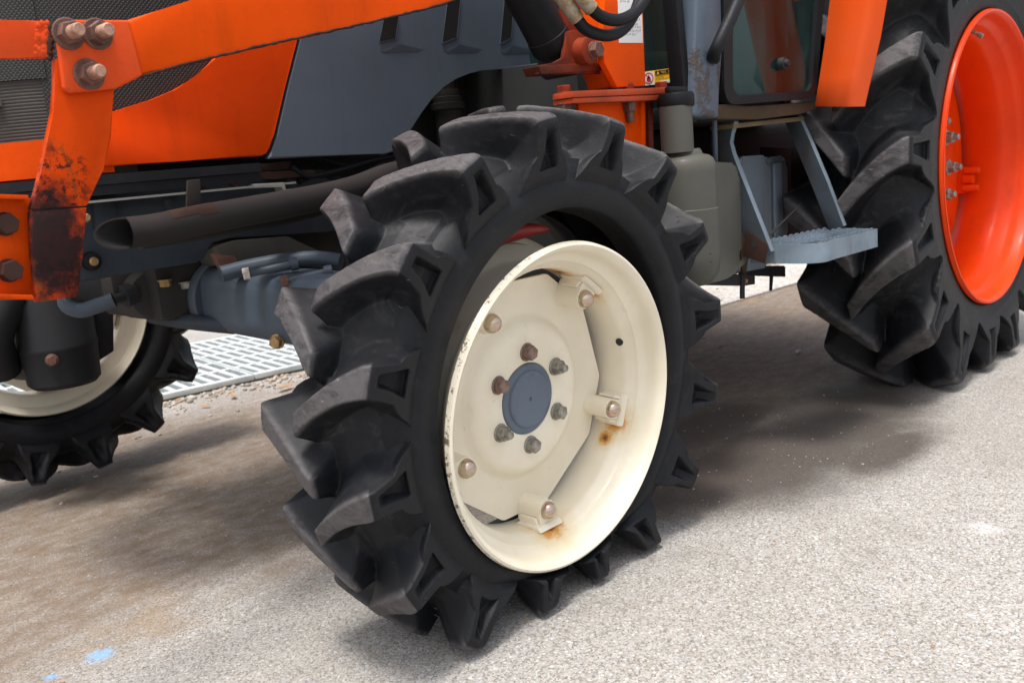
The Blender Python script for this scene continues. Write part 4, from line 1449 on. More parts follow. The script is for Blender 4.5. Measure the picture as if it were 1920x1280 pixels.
slab(bm, [(-0.7192, 0.3480, 1.1530), (-0.7098, 0.3480, 1.1572), (-0.6044, 0.3480, 1.1605), (-0.5951, 0.3480, 1.0751), (-0.6418, 0.3480, 1.0546), (-0.7163, 0.3480, 1.0482), (-0.7247, 0.3480, 1.0555)], (0, -.011, 0), .004, 3)
pl = add('gusset_plate', bm, M['orange_faded'], GU)
for (q, rot) in (((-0.7042, 0.3370, 1.1362), .2), ((-0.6592, 0.3370, 1.1375), .6), ((-0.6831, 0.3370, 1.0763), .35)):
    bm = bmesh.new()
    hexnut(bm, .0185, .018, q, (0, -1, 0), 1.3, .002, .5, rot)
    nt = add('guard_nut', bm, M['bolt_rust'], pl, angle=20)
    bm = bmesh.new()
    q = V(q)
    tube(bm, [q + Vector((0, -.0155, 0)), q + Vector((0, -.042, 0)), q + Vector((0, -.045, 0))], [.0105, .0105, .0085], 18)
    add('guard_stud', bm, M['bolt_pink'], pl)
bm = bmesh.new()
slab(bm, [(-0.6038, 0.3450, 1.1617), (-0.5450, 0.3450, 1.1799), (-0.4821, 0.3450, 1.2000), (-0.3788, 0.3450, 1.2323), (-0.2127, 0.3450, 1.2876), (0.2258, 0.3450, 1.4298), (0.4816, 0.3450, 1.5067), (0.4609, 0.3450, 1.3395), (0.1031, 0.3450, 1.2249), (-0.0473, 0.3450, 1.1905), (-0.1570, 0.3450, 1.1672), (-0.2824, 0.3450, 1.1431), (-0.3749, 0.3450, 1.1242), (-0.4613, 0.3450, 1.1057), (-0.5421, 0.3450, 1.0876), (-0.5968, 0.3450, 1.0731)], (0, .095, 0), .007, 3)
add('guard_brace', bm, M['orange'], GU)
sp = spline([(-0.5978, 0.3430, 1.0729), (-0.5431, 0.3430, 1.0873), (-0.4624, 0.3430, 1.1054), (-0.3762, 0.3430, 1.1239), (-0.2838, 0.3430, 1.1427), (-0.1586, 0.3430, 1.1668), (-0.0490, 0.3430, 1.1901), (0.1012, 0.3430, 1.2245), (0.3057, 0.3430, 1.2866)], 14)
bm = bmesh.new()
tube(bm, [p + Vector((0, 0, random.uniform(-.0006, .0008))) for p in sp], [random.uniform(.0016, .0030) for p in sp], 8)
add('ragged_seam', bm, M['darkrust'], GU)
bm = bmesh.new()
slab(bm, [(-0.7171, 0.3560, 1.1575), (-0.7611, 0.3560, 1.1569), (-0.9017, 0.3560, 1.1554), (-0.9891, 0.3560, 1.1538), (-0.9997, 0.3560, 1.0978), (-0.9120, 0.3560, 1.1002), (-0.7708, 0.3560, 1.1030), (-0.7291, 0.3560, 1.1031)], (0, .014, 0), .003)
add('front_bar', bm, M['orange_faded'], GU)
bm = bmesh.new()
for k in range(70):
    u, v = abs(random.gauss(0, .30)), random.random()
    p = V((-0.7192, 0.3560, 1.1543)).lerp(V((-0.7295, 0.3560, 1.1055)), v).lerp(V((-0.7460, 0.3560, 1.1563)).lerp(V((-0.7552, 0.3560, 1.1051)), v), min(u, 1))
    bmesh.ops.create_icosphere(bm, subdivisions=1, radius=random.uniform(.003, .0075), matrix=Matrix.Translation(p) @ Matrix.Diagonal((1, .45, 1, 1)))
add('weld_bead', bm, M['orange_faded'], GU)
bm = bmesh.new()
p0, p1 = V((-0.7188, 0.3540, 1.1563)), V((-0.7311, 0.3540, 1.1005))
sp = [p0.lerp(p1, k / 12) + Vector((random.uniform(-.002, .002), 0, 0)) for k in range(13)]
tube(bm, sp, [random.uniform(.003, .006) for _ in sp], 8)
add('rusty_seam', bm, M['darkrust'], GU)
bm = bmesh.new()
slab(bm, [(-0.7856, 0.3760, 0.8963), (-0.9675, 0.3760, 0.9175), (-0.9951, 0.3760, 0.7705), (-0.8069, 0.3760, 0.7424)], (0, .012, 0), .002)
slab(bm, [(-0.7977, 0.3520, 0.9014), (-0.9719, 0.3520, 0.9235), (-0.9731, 0.3520, 0.9170), (-0.7996, 0.3520, 0.8951)], (0, .024, 0), .0015)
slab(bm, [(-0.8183, 0.3520, 0.7518), (-0.9975, 0.3520, 0.7869), (-0.9988, 0.3520, 0.7797), (-0.8166, 0.3520, 0.7441)], (0, .024, 0), .0015)
cp = add('lower_bracket', bm, M['orange_worn'], GU)
for q in ((-0.8319, 0.3760, 0.8621), (-0.8384, 0.3760, 0.7922)):
    bm = bmesh.new()
    hexnut(bm, .017, .020, q, (0, -1, 0), 1.05, 0, .5, .2)
    add('bracket_bolt', bm, M['darkrust'], cp, angle=20)

# ---- loader tower, base plates, cylinder, hoses
TW = empty('loader_tower', (.5 - 1, -.75, 1.0), TR)
YT = .20
bm = bmesh.new()
slab(bm, [(0.4698, 0.2050, 1.2716), (0.6104, 0.2050, 1.2812), (0.6048, 0.2050, 1.2081), (0.5992, 0.2050, 1.0336), (0.4866, 0.2050, 1.0309), (0.4409, 0.2050, 1.0883), (0.4492, 0.2050, 1.1777)], (0, .018, 0), .003)
tp = add('tower_plate', bm, M['orange'], TW)
bm = bmesh.new()
slab(bm, [(0.4311, 0.3000, 1.2870), (0.6676, 0.3000, 1.3031), (0.6609, 0.3000, 1.0403), (0.5555, 0.3000, 1.0717), (0.4190, 0.3000, 1.0778)], (0, .016, 0), .003)
add('tower_plate', bm, M['red_dirty'], TW)
bm = bmesh.new()
slab(bm, [(0.4940, 0.2250, 1.2771), (0.5243, 0.2250, 1.2791), (0.5067, 0.2250, 1.0867), (0.5173, 0.2250, 1.0342), (0.4967, 0.2250, 1.0343), (0.4684, 0.2250, 1.0888)], (0, .074, 0), .002)
add('tower_web', bm, M['orange_worn'], TW)
for (pts, nm) in (([(0.3049, 0.1900, 1.0229), (0.6831, 0.1900, 1.0280), (0.6816, 0.1900, 1.0126), (0.3033, 0.1900, 1.0092)], 'base_plate'), ([(0.3074, 0.1920, 1.0083), (0.6844, 0.1920, 1.0115), (0.6830, 0.1920, 0.9980), (0.3060, 0.1920, 0.9969)], 'base_plate')):
    bm = bmesh.new()
    slab(bm, pts, (0, .06, 0), .0025)
    add(nm, bm, M['plate_faded'], TW)
for (hx, nx, y) in (((0.5385, 0.2150, 1.0229), (0.5422, 0.2150, 0.9993), 0), ((0.6776, 0.2150, 1.0251), (0.6822, 0.2150, 1.0018), 0), ((0.3227, 0.2300, 1.0214), (0.3203, 0.2300, 1.0017), 0)):
    bm = bmesh.new()
    hexnut(bm, .0165, .018, V(hx), (0, 0, 1), 1.05, 0, .5, .5)
    add('plate_bolt', bm, M['red_dirty'], TW, angle=20)
    bm = bmesh.new()
    hexnut(bm, .0165, .024, V(nx), (0, 0, -1), 1.05, .026, .6, .5)
    add('plate_nut', bm, M['bolt_rust'], TW, angle=20)
bm = bmesh.new()
slab(bm, [(0.3650, 0.2250, 1.0038), (0.6194, 0.2250, 1.0040), (0.6118, 0.2250, 0.8897), (0.3452, 0.2250, 0.8379)], (0, .012, 0), .002)
add('column', bm, M['orange_worn'], TW)
bm = bmesh.new()
slab(bm, [(0.5919, 0.2150, 0.9996), (0.6074, 0.2150, 1.0006), (0.5944, 0.2150, 0.8577), (0.5790, 0.2150, 0.8586)], (0, .11, 0), .001)
add('column_rib', bm, M['orange'], TW)
bm = bmesh.new()
slab(bm, [(0.6466, 0.2350, 1.0020), (0.6672, 0.2350, 1.0029), (0.6563, 0.2350, 0.8551), (0.6380, 0.2350, 0.8562)], (0, .11, 0), .001)
add('column_rib', bm, M['red_dirty'], TW)
# hydraulic cylinder
c0, c1 = V((0.2622, 0.3000, 1.2977)), V((0.3768, 0.3000, 1.1360))
dd = (c1 - c0).normalized()
bm = bmesh.new()
ylathe_between(bm, c0, c1, [(0, -.1), (.048, -.1), (.048, (c1 - c0).length - .03), (.050, (c1 - c0).length - .028), (.050, (c1 - c0).length), (.044, (c1 - c0).length + .012), (0, (c1 - c0).length + .012)], 40)
cy = add('hydraulic_cylinder', bm, M['black'], TW)
bm = bmesh.new()
tube(bm, [c1 + dd * .005, c1 + dd * .040], .036, 24)
tube(bm, [c1 + dd * .05 + Vector((0, -.05, 0)), c1 + dd * .05 + Vector((0, .05, 0))], .03, 24)
add('clevis', bm, M['darksteel'], cy)
bm = bmesh.new()
slab(bm, [(0.3642, 0.2450, 1.1579), (0.3948, 0.2450, 1.1635), (0.4363, 0.2450, 1.1577), (0.4693, 0.2450, 1.1372), (0.4691, 0.2450, 1.1011), (0.4501, 0.2450, 1.0745), (0.4955, 0.2450, 1.0673), (0.2591, 0.2450, 1.0649), (0.2652, 0.2450, 1.0852), (0.3157, 0.2450, 1.0902), (0.3535, 0.2450, 1.0998)], (0, .012, 0), .003)
slab(bm, [(0.2558, 0.2400, 1.0823), (0.4921, 0.2400, 1.0935), (0.4898, 0.2400, 1.0740), (0.2640, 0.2400, 1.0642)], (0, .05, 0), .003)
add('cylinder_bracket', bm, M['red_black'], TW)
bm = bmesh.new()
q = V((0.4119, 0.2450, 1.1147))
lathe(bm, [(0, -.03), (.024, -.03), (.030, -.026), (.032, 0), (0, 0)], 30, 'Y', q)
bs = add('pivot_boss', bm, M['red_black'], TW)
bm = bmesh.new()
hexnut(bm, .019, .018, q + Vector((.008, -.03, 0)), (0, -1, 0), 1.05, 0, .5, .1)
add('pivot_nut', bm, M['bolt_rust'], bs, angle=20)
for pts, f0, f1 in (([(0.2472, 0.1700, 1.2307), (0.2692, 0.1650, 1.2054), (0.2979, 0.1600, 1.1723), (0.3248, 0.1550, 1.1472), (0.3822, 0.1500, 1.1359), (0.4415, 0.1500, 1.1479), (0.4914, 0.1500, 1.1844), (0.5276, 0.1500, 1.2361), (0.5520, 0.1500, 1.2900)], 0, 2),
                    ([(0.2681, 0.1400, 1.2391), (0.2869, 0.1350, 1.2139), (0.3097, 0.1300, 1.1884), (0.3448, 0.1250, 1.1685), (0.3941, 0.1200, 1.1641), (0.4545, 0.1200, 1.1823), (0.5029, 0.1200, 1.2212), (0.5349, 0.1200, 1.2714)], 0, 2)):
    sp = spline(pts, 8)
    bm = bmesh.new()
    tube(bm, sp, .0132, 20)
    hs_ = add('hydraulic_hose', bm, M['hose'], TW)
    bm = bmesh.new()
    rr = []
    seg_ = sp[4:18]
    tube(bm, seg_, [.0165 if i % 2 else .0158 for i in range(len(seg_))], 20)
    add('hose_crimp', bm, M['crimp'], hs_)
# white instruction sticker on the tower, print as small strokes
st0 = [(0.5106, 0.2050, 1.2627), (0.6029, 0.2050, 1.2710), (0.5957, 0.2050, 1.1330), (0.5019, 0.2050, 1.1309)]
bm = bmesh.new()
slab(bm, [V(p) + Vector((0, -.0004, 0)) for p in st0], (0, -.0012, 0), .0004)
sk = add('instruction_sticker', bm, M['white_decal'], TW)
A, B, C_, D = [V(p) for p in st0]
def strokes(quad, rows, mat, parent, name, yoff, seed, u0=.08, u1=.92, gap=.5):
    """rows of tiny glyph-like strokes: (v centre, height, fill)"""
    r_ = random.Random(seed)
    a, b, c, d = [V(p) for p in quad]
    bm = bmesh.new()
    P = lambda u, v: (a.lerp(b, u)).lerp(d.lerp(c, u), v) + Vector(yoff)
    for v, h, e in rows:
        u = u0
        while u < e:
            w = h * r_.uniform(.55, 1.0) * ((d - a).length / (b - a).length)
            for k in range(3):
                kind = r_.random()
                if kind < .5:
                    vv = v - h / 2 + h * r_.random()
                    q = [P(u, vv), P(u + w, vv), P(u + w, vv + h * .16), P(u, vv + h * .16)]
                else:
                    uu = u + w * r_.random()
                    q = [P(uu, v - h / 2), P(uu + w * .18, v - h / 2), P(uu + w * .18, v + h / 2), P(uu, v + h / 2)]
                bm.faces.new([bm.verts.new(x) for x in q])
            u += w * 1.28
            if r_.random() < .22: u += w * gap
    o = add(name, bm, mat, parent, smooth=False)
    return o
strokes(st0, [(.30, .040, .5), (.52, .05, .85), (.60, .05, .9), (.685, .045, .8), (.735, .04, .9), (.80, .045, .92), (.86, .04, .72)], M['grey_print'], sk, 'sticker_print', (0, -.0018, 0), 4)

# ---- cab
CAB = empty('cab', (1.1 - 1, -.85, 1.0), TR)
YC = .15
XF = V((0.7219, 0.1500, 0.9566))[0]
bm = bmesh.new()
slab(bm, [(0.7623, 0.1500, 1.2811), (0.8787, 0.1500, 1.2890), (0.8599, 0.1500, 1.1060), (0.8352, 0.1500, 0.9439), (0.7165, 0.1500, 0.9503), (0.7384, 0.1500, 1.1041)], (0, .06, 0), .012, 4)
add('front_pillar', bm, M['pillar'], CAB)
bm = bmesh.new()
slab(bm, [(0.8444, 0.1600, 0.9796), (0.8834, 0.1600, 0.9787), (0.9913, 0.1600, 0.9708), (1.3895, 0.1600, 0.9771), (1.4124, 0.1600, 0.9547), (1.2929, 0.1600, 0.9425), (1.0454, 0.1600, 0.9353), (0.8411, 0.1600, 0.9420)], (0, .08, 0), .004)
add('door_sill', bm, M['rustysill'], CAB)
bm = bmesh.new()
box(bm, (XF + .03, .22, V((0.9896, 0.1600, 0.9498))[2] - .01), (1.95, 1.76, V((0.9896, 0.1600, 0.9498))[2] + .02), .01)
add('cab_floor', bm, M['interior'], CAB)
# door: rounded black frame, glass, lock, edge
def rounded(poly, rads, n=7):
    out = []
    m = len(poly)
    for i, p in enumerate(poly):
        p = V(p)
        a, b = V(poly[i - 1]), V(poly[(i + 1) % m])
        r = rads[i]
        if r <= 0:
            out.append(p)
            continue
        pa, pb = p + (a - p).normalized() * r, p + (b - p).normalized() * r
        for k in range(n + 1):
            u = k / n
            out.append(pa * (1 - u) ** 2 + p * 2 * u * (1 - u) + pb * u * u)
    return out
outer = [(0.8802, 0.1450, 1.3139), (1.4534, 0.1450, 1.3572), (1.4344, 0.1450, 1.2661), (1.3696, 0.1450, 0.9851), (0.8530, 0.1450, 0.9751)]
inner = [(0.9270, 0.1450, 1.3174), (1.4155, 0.1450, 1.3543), (1.3966, 0.1450, 1.2641), (1.3403, 0.1450, 1.0069), (0.8970, 0.1450, 0.9985)]
oo = rounded(outer, [0, 0, 0, .045, .06])
ii = rounded(inner, [0, 0, 0, .03, .045])
bm = bmesh.new()
vo = [bm.verts.new(p) for p in oo]
vi = [bm.verts.new(p) for p in ii]
vo2 = [bm.verts.new(p + Vector((0, .035, 0))) for p in oo]
vi2 = [bm.verts.new(p + Vector((0, .035, 0))) for p in ii]
n = len(oo)
fs = []
for k in range(1, n):
    k2 = (k + 1) % n
    fs += [bm.faces.new((vo[k], vo[k2], vi[k2], vi[k])), bm.faces.new((vo2[k], vi2[k], vi2[k2], vo2[k2])),
           bm.faces.new((vo[k], vo2[k], vo2[k2], vo[k2])), bm.faces.new((vi[k], vi[k2], vi2[k2], vi2[k]))]
for k in (1, 0):
    fs.append(bm.faces.new((vo[k], vi[k], vi2[k], vo2[k])))
bmesh.ops.bevel(bm, geom=[e for e in bm.edges if len(e.link_faces) == 2 and e.calc_face_angle(0) > .9], offset=.006, segments=3, affect='EDGES')
door = add('door', bm, M['black'], CAB)
bm = bmesh.new()
slab(bm, [p + Vector((0, .012, 0)) for p in ii], (0, .005, 0))
add('door_glass', bm, M['glass'], door, smooth=False)
q = V((1.1789, 0.1520, 1.0823))
bm = bmesh.new()
lathe(bm, [(0, -.022), (.008, -.022), (.010, -.019), (.011, -.012), (.016, -.010), (.0175, -.004), (.0175, .02), (0, .02)], 28, 'Y', q)
add('door_lock', bm, M['darksteel'], door)
# grab rod
bm = bmesh.new()
tube(bm, spline([(0.8287, 0.1550, 1.0931), (0.7888, 0.1300, 1.0982), (0.7831, 0.1100, 1.1221), (0.8323, 0.1000, 1.1881), (0.8892, 0.1000, 1.2548), (0.9277, 0.1000, 1.3086)], 7), .0165, 20)
add('grab_rod', bm, M['rubber_part'], CAB)
bm = bmesh.new()
q = V((0.8144, 0.1510, 1.0898))
lathe(bm, [(0, -.006), (.014, -.006), (.016, 0), (0, 0)], 20, 'Y', q)
add('rod_foot', bm, M['greyblue'], CAB)
# windscreen, its rubber edge and the warning sticker (front face of the cab)
zb = V((0.7219, 0.1693, 0.9715))[2]
bm = bmesh.new()
slab(bm, [(XF + .005, .205, zb), (XF + .005, 1.80, zb), (XF - .06, 1.80, zb + 1.0), (XF - .06, .205, zb + 1.0)], (.005, 0, 0))
ws = add('windscreen', bm, M['glass'], CAB, smooth=False)
bm = bmesh.new()
slab(bm, [(XF - .006, .170, zb - .03), (XF - .006, .212, zb - .03), (XF - .072, .212, zb + 1.0), (XF - .072, .170, zb + 1.0)], (.03, 0, 0), .006)
slab(bm, [(XF - .006, .2125, zb - .03), (XF - .006, 1.83, zb - .03), (XF - .006, 1.83, zb + .012), (XF - .006, .2125, zb + .012)], (.03, 0, 0), .006)
add('windscreen_seal', bm, M['rubber_part'], CAB)
def on_front(p): return V(p)
wq = [(0.7219, 0.2915, 1.0773), (0.7219, 0.2036, 1.0752), (0.7219, 0.2028, 1.0402), (0.7219, 0.2925, 1.0429)]
wq = [V(p) + Vector((.0, 0, 0)) for p in wq]
def face_x(poly, dx, mat, name, parent, th=.0008):
    bm = bmesh.new()
    slab(bm, [V(p) + Vector((dx, 0, 0)) for p in poly], (-th, 0, 0))
    return add(name, bm, mat, parent, smooth=False)
ssk = face_x(wq, -.008, M['yellow_decal'], 'warning_sticker', CAB)
a, b, c, d = wq
Q = lambda u, v: (a.lerp(b, u)).lerp(d.lerp(c, u), v)
face_x([Q(.0, .08), Q(.375, .05), Q(.375, 1.0), Q(.0, 1.0)], -.009, M['white_decal'], 'sticker_panel', ssk)
face_x([Q(.42, .06), Q(.96, .04), Q(.96, .34), Q(.42, .34)], -.009, M['black_print'], 'sticker_header', ssk)
face_x([Q(.55, .80), Q(.94, .78), Q(.94, .95), Q(.55, .96)], -.009, M['white_decal'], 'sticker_panel', ssk)
bm = bmesh.new()
def ringf(bm, cu, cv, r0, r1, asp, dx, n=28):
    for k in range(n):
        a0, a1 = 2 * PI * k / n, 2 * PI * (k + 1) / n
        q = [Q(cu + r * math.cos(t), cv + r * asp * math.sin(t)) + Vector((dx, 0, 0)) for r, t in ((r0, a0), (r1, a0), (r1, a1), (r0, a1))]
        bm.faces.new([bm.verts.new(x) for x in q])
asp = (b - a).length / (d - a).length
ringf(bm, .19, .52, .135, .165, asp, -.0102)
q = [Q(.19 - .10, .52 - .10 * asp), Q(.19 - .08, .52 - .12 * asp), Q(.19 + .10, .52 + .10 * asp), Q(.19 + .08, .52 + .12 * asp)]
bm.faces.new([bm.verts.new(x + Vector((-.0102, 0, 0))) for x in q])
ringf(bm, .19, .60, .0, .075, asp, -.0104, 14)
q = [Q(.13, .55), Q(.20, .22), Q(.25, .55)]
bm.faces.new([bm.verts.new(x + Vector((-.0104, 0, 0))) for x in q])
add('no_touch_mark', bm, M['red_print'], ssk, smooth=False)
bm = bmesh.new()
q = [Q(.47, .31), Q(.52, .09), Q(.57, .30)]
bm.faces.new([bm.verts.new(x + Vector((-.0102, 0, 0))) for x in q])
add('warning_triangle', bm, M['yellow_decal'], ssk, smooth=False)
strokes(wq, [(.20, .17, .90)], M['yellow_decal'], ssk, 'header_print', (-.0103, 0, 0), 12, .63, .9, 1.5)
strokes(wq, [(.47, .10, .70), (.64, .10, .93), (.86, .09, .54)], M['black_print'], ssk, 'sticker_print', (-.0103, 0, 0), 21, .43, .9)
strokes(wq, [(.87, .08, .90)], M['grey_print'], ssk, 'sticker_print', (-.0104, 0, 0), 5, .58, .9)
# inside of the cab: seat, console, rear panels
bm = bmesh.new()
box(bm, (1.10, .50, 1.02), (1.55, 1.35, 1.17), .04, 4)
slab(bm, [(1.50, .50, 1.10), (1.66, .50, 1.10), (1.80, .50, 1.90), (1.68, .50, 1.90)], (0, .85, 0), .04, 3)
add('seat', bm, M['seat'], CAB)
bm = bmesh.new()
box(bm, (1.00, .30, .96), (1.90, .47, 1.10), .03)
box(bm, (1.70, .20, .96), (1.95, 1.80, 1.5), .02)
add('inner_console', bm, M['interior'], CAB)
bm = bmesh.new()
slab(bm, [(1.5366, 0.2600, 1.3862), (1.6820, 0.2600, 1.3972), (1.6202, 0.2600, 0.9832), (1.4233, 0.2600, 0.9871)], (0, .02, 0), .004)
add('inner_fender', bm, M['inner_red'], CAB)
for yy in (1.79,):
    bm = bmesh.new()
    box(bm, (XF, yy, .95), (1.95, yy + .04, 1.22), .01)
    add('far_side_panel', bm, M['greyblue'], CAB)
bm = bmesh.new()
box(bm, (XF - .05, .16, 2.25), (2.3, 1.84, 2.36), .04)
add('roof', bm, M['orange'], CAB)
for (x, y) in ((XF, 1.79), (1.9, .17), (1.9, 1.79)):
    bm = bmesh.new()
    box(bm, (x, y, .95), (x + .05, y + .05, 2.25), .01)
    add('cab_post', bm, M['greyblue'], CAB)
# fender: front face of the rear mudguard
bm = bmesh.new()
fl = [(1.3750, 0.0937, 1.3412), (1.3750, 0.0991, 1.2549), (1.3750, 0.1148, 1.1539), (1.3750, 0.1378, 1.0363), (1.3750, 0.1532, 0.9674)]
fr = [(1.3750, -0.0736, 1.3082), (1.3750, -0.0548, 1.2278), (1.3750, -0.0354, 1.1313), (1.3750, -0.0093, 1.0332), (1.3750, 0.0123, 0.9527)]
fl = [V(p) for p in fl]
fr = [V(p) for p in fr]
NF = 14
rows, rows2 = [], []
for i, (l, r) in enumerate(zip(fl, fr)):
    row, row2 = [], []
    for k in range(NF + 1):
        u = k / NF
        p = l.lerp(r, u)
        p.x += -.030 * math.sin(PI * min(u, .62) / 1.24) + (.05 * ((u - .8) / .2) ** 2 if u > .8 else 0)
        row.append(bm.verts.new(p))
        row2.append(bm.verts.new(p + Vector((.008, 0, .002))))
    rows.append(row)
    rows2.append(row2)
lip = [bm.verts.new(v.co + Vector((.004, 0, -.006))) for v in rows[-1]]
rows.append(lip)
for a_, b_ in zip(rows, rows[1:]):
    for k in range(NF): bm.faces.new((a_[k], a_[k + 1], b_[k + 1], b_[k]))
for a_, b_ in zip(rows2, rows2[1:]):
    for k in range(NF): bm.faces.new((b_[k], b_[k + 1], a_[k + 1], a_[k]))
for k in range(NF): bm.faces.new((lip[k], lip[k + 1], rows2[-1][k + 1], rows2[-1][k]))
fen = add('rear_fender', bm, M['fender'], TR, angle=60)
bm = bmesh.new()
cs_ = []
for k in range(17):
    a_ = math.radians(142 - k * 8)
    cs_.append((2.2 + .86 * math.cos(a_), .76 + .86 * math.sin(a_)))
for (x, z), (x2, z2) in zip(cs_, cs_[1:]):
    slab(bm, [(x, -.02, z), (x2, -.02, z2), (x2, .148, z2), (x, .148, z)], (0, 0, .006))
add('fender_top', bm, M['fender'], fen)

# ---- fuel tank and filler
TK = empty('fuel_tank', (1.1 - 1, -.6, .6), TR)
q = V((0.6632, 0.1500, 0.8647))
bm = bmesh.new()
S = .98
lathe(bm, [(0, .01), (.040 * S, .01), (.044 * S, .004), (.047 * S, -.004), (.062 * S, -.008), (.072 * S, -.016), (.078 * S, -.030), (.079 * S, -.045), (.079 * S, -.135), (.0812 * S, -.137), (.0812 * S, -.25), (.074 * S, -.295), (.05 * S, -.325), (0, -.33)], 56, 'Z', q)
add('filler_drum', bm, M['tankgrey'], TK)
bm = bmesh.new()
q2 = V((0.6375, 0.1500, 0.8636))
lathe(bm, [(0, .005), (.0405 * S, .005), (.0405 * S, .115), (0, .115)], 40, 'Z', q2)
add('filler_neck', bm, M['tankgrey'], TK)
bm = bmesh.new()
q3 = q2 + Vector((.006, 0, .112))
lathe(bm, [(0, 0), (.042 * S, 0), (.044 * S, .003), (.044 * S, .028), (.041 * S, .034), (0, .034)], 36, 'Z', q3)
slab(bm, [q3 + Vector(p) for p in ((-.036, -.009, .033), (.036, -.009, .033), (.036, .009, .033), (-.036, .009, .033))], (0, 0, .016), .005)
for k in range(18):
    a = 2 * PI * k / 18
    p = q3 + Vector((.0405 * math.cos(a), .0405 * math.sin(a), .016))
    tube(bm, [p + Vector((0, 0, -.011)), p + Vector((0, 0, .011))], .0028, 6)
add('filler_cap', bm, M['black'], TK)
bm = bmesh.new()
box(bm, (1.1514, 0.4200, 0.4735), (1.4122, 0.4200, 0.7890), .0) if False else None
slab(bm, rounded([(0.6360, 0.1700, 0.8521), (0.9628, 0.1700, 0.8231), (0.9479, 0.1700, 0.5429), (0.8817, 0.1700, 0.5204), (0.7674, 0.1700, 0.5224), (0.6097, 0.1700, 0.5447)], [.03, .04, .05, .04, .04, .03], 6), (0, .30, 0), .018, 4)
add('tank_body', bm, M['tankgrey'], TK)
bm = bmesh.new()
slab(bm, rounded([(1.1857, 0.3100, 0.8361), (1.3839, 0.3100, 0.8307), (1.3645, 0.3100, 0.4809), (1.1627, 0.3100, 0.4905)], [.035, .04, .04, .03], 6), (0, .28, 0), .022, 4)
add('tank_rear', bm, M['tankblue'], TK)
bm = bmesh.new()
slab(bm, rounded([(1.4063, 0.3300, 0.8208), (1.5321, 0.3300, 0.8234), (1.5198, 0.3300, 0.5434), (1.3910, 0.3300, 0.5285)], [.02, .04, .03, .02], 6), (0, .25, 0), .016, 3)
add('tank_rib', bm, M['tankblue'], TK)
bm = bmesh.new()
slab(bm, [(1.4254, 0.3300, 0.8030), (1.4739, 0.3300, 0.8032), (1.4627, 0.3300, 0.5505), (1.4131, 0.3300, 0.5463)], (0, -.012, 0), .005, 3)
add('tank_strap', bm, M['stepblue'], TK)
bm = bmesh.new()
slab(bm, [(1.5378, 0.4200, 0.8536), (1.7323, 0.4200, 0.8415), (1.7117, 0.4200, 0.4861), (1.5114, 0.4200, 0.5125)], (0, .01, 0), .001)
add('heat_shield', bm, M['darksteel'], TK)
bm = bmesh.new()
tube(bm, [(0.8917, 0.2000, 0.9565), (0.9174, 0.2200, 0.8235)], .0075, 12)
add('breather_pipe', bm, M['greyblue'], TK)
bm = bmesh.new()
slab(bm, [(0.7513, 0.2000, 0.5313), (0.8499, 0.2000, 0.5246), (0.9943, 0.2000, 0.5146), (1.0702, 0.2000, 0.5001), (1.0682, 0.2000, 0.4741), (1.0060, 0.2000, 0.4793), (0.8011, 0.2000, 0.5134)], (0, .03, 0), .002)
slab(bm, [(0.9884, 0.1950, 0.5126), (1.0057, 0.1950, 0.5100), (1.0002, 0.1950, 0.4437), (0.9801, 0.1950, 0.4471)], (0, .006, 0), .001)
add('tank_bracket', bm, M['darksteel'], TK)
bm = bmesh.new()
slab(bm, [(1.2593, 0.3400, 0.4957), (1.5041, 0.3400, 0.4639), (1.5147, 0.3400, 0.4589), (1.5124, 0.3400, 0.4252), (1.2634, 0.3400, 0.4665)], (0, .03, 0), .002)
slab(bm, [(1.4100, 0.3350, 0.4740), (1.4308, 0.3350, 0.4710), (1.4111, 0.3350, 0.3952), (1.4007, 0.3350, 0.3969)], (0, .006, 0), .001)
add('tank_bracket', bm, M['darksteel'], TK)
bm = bmesh.new()
slab(bm, [(1.0366, 0.2200, 0.6453), (1.0663, 0.2200, 0.6480), (1.0737, 0.2200, 0.5551), (1.0504, 0.2200, 0.4903), (1.0357, 0.2200, 0.4926), (1.0309, 0.2200, 0.5762)], (0, .006, 0), .001)
add('tank_hanger', bm, M['rustysill'], TK)
bm = bmesh.new()
hexnut(bm, .006, .006, (1.0095, 0.1980, 0.4926), (0, -1, 0))
add('bolt', bm, M['brass'], TK)

# ---- step below the door
SP = empty('step', (1.1 - 1, -.95, .55), TR)
X1, X2 = 0.9570, 1.3580
def arm(pts, X, depth, th, name):
    """flat bar in the plane X = const; pts = outer edge (y, z) from the top down"""
    bm = bmesh.new()
    P = [V(p) for p in pts]
    n = len(P)
    L, Rr = [], []
    for i, p in enumerate(P):
        a, b = P[max(i - 1, 0)], P[min(i + 1, n - 1)]
        d = (b - a).normalized()
        nn = Vector((0, -d.z, d.y))
        if nn.y < 0: nn = -nn
        L.append(Vector((X, p.y, p.z)))
        Rr.append(Vector((X, p.y, p.z)) + nn * depth)
    slab(bm, L + Rr[::-1], (th, 0, 0), .0022)
    bmesh.ops.recalc_face_normals(bm, faces=bm.faces[:])
    for f in bm.faces:
        if f.normal.x < -.7 or f.normal.y > .3: f.material_index = 1  # forward and inner faces get the darker paint with shade in its colour
    return add(name, bm, [M['stepblue'], M['stepshade']], SP)
arm([(0.9570, 0.1773, 0.9342), (0.9570, 0.1919, 0.9045), (0.9570, 0.1981, 0.8795), (0.9570, 0.1882, 0.8475), (0.9570, 0.1478, 0.7424), (0.9570, 0.0846, 0.5832)], X1, .060, .021, 'step_arm')
arm([(1.3580, 0.1982, 0.9412), (1.3580, 0.1617, 0.8566), (1.3580, 0.1146, 0.7406), (1.3580, 0.0650, 0.6064)], X2, .048, .022, 'step_arm')
bm = bmesh.new()
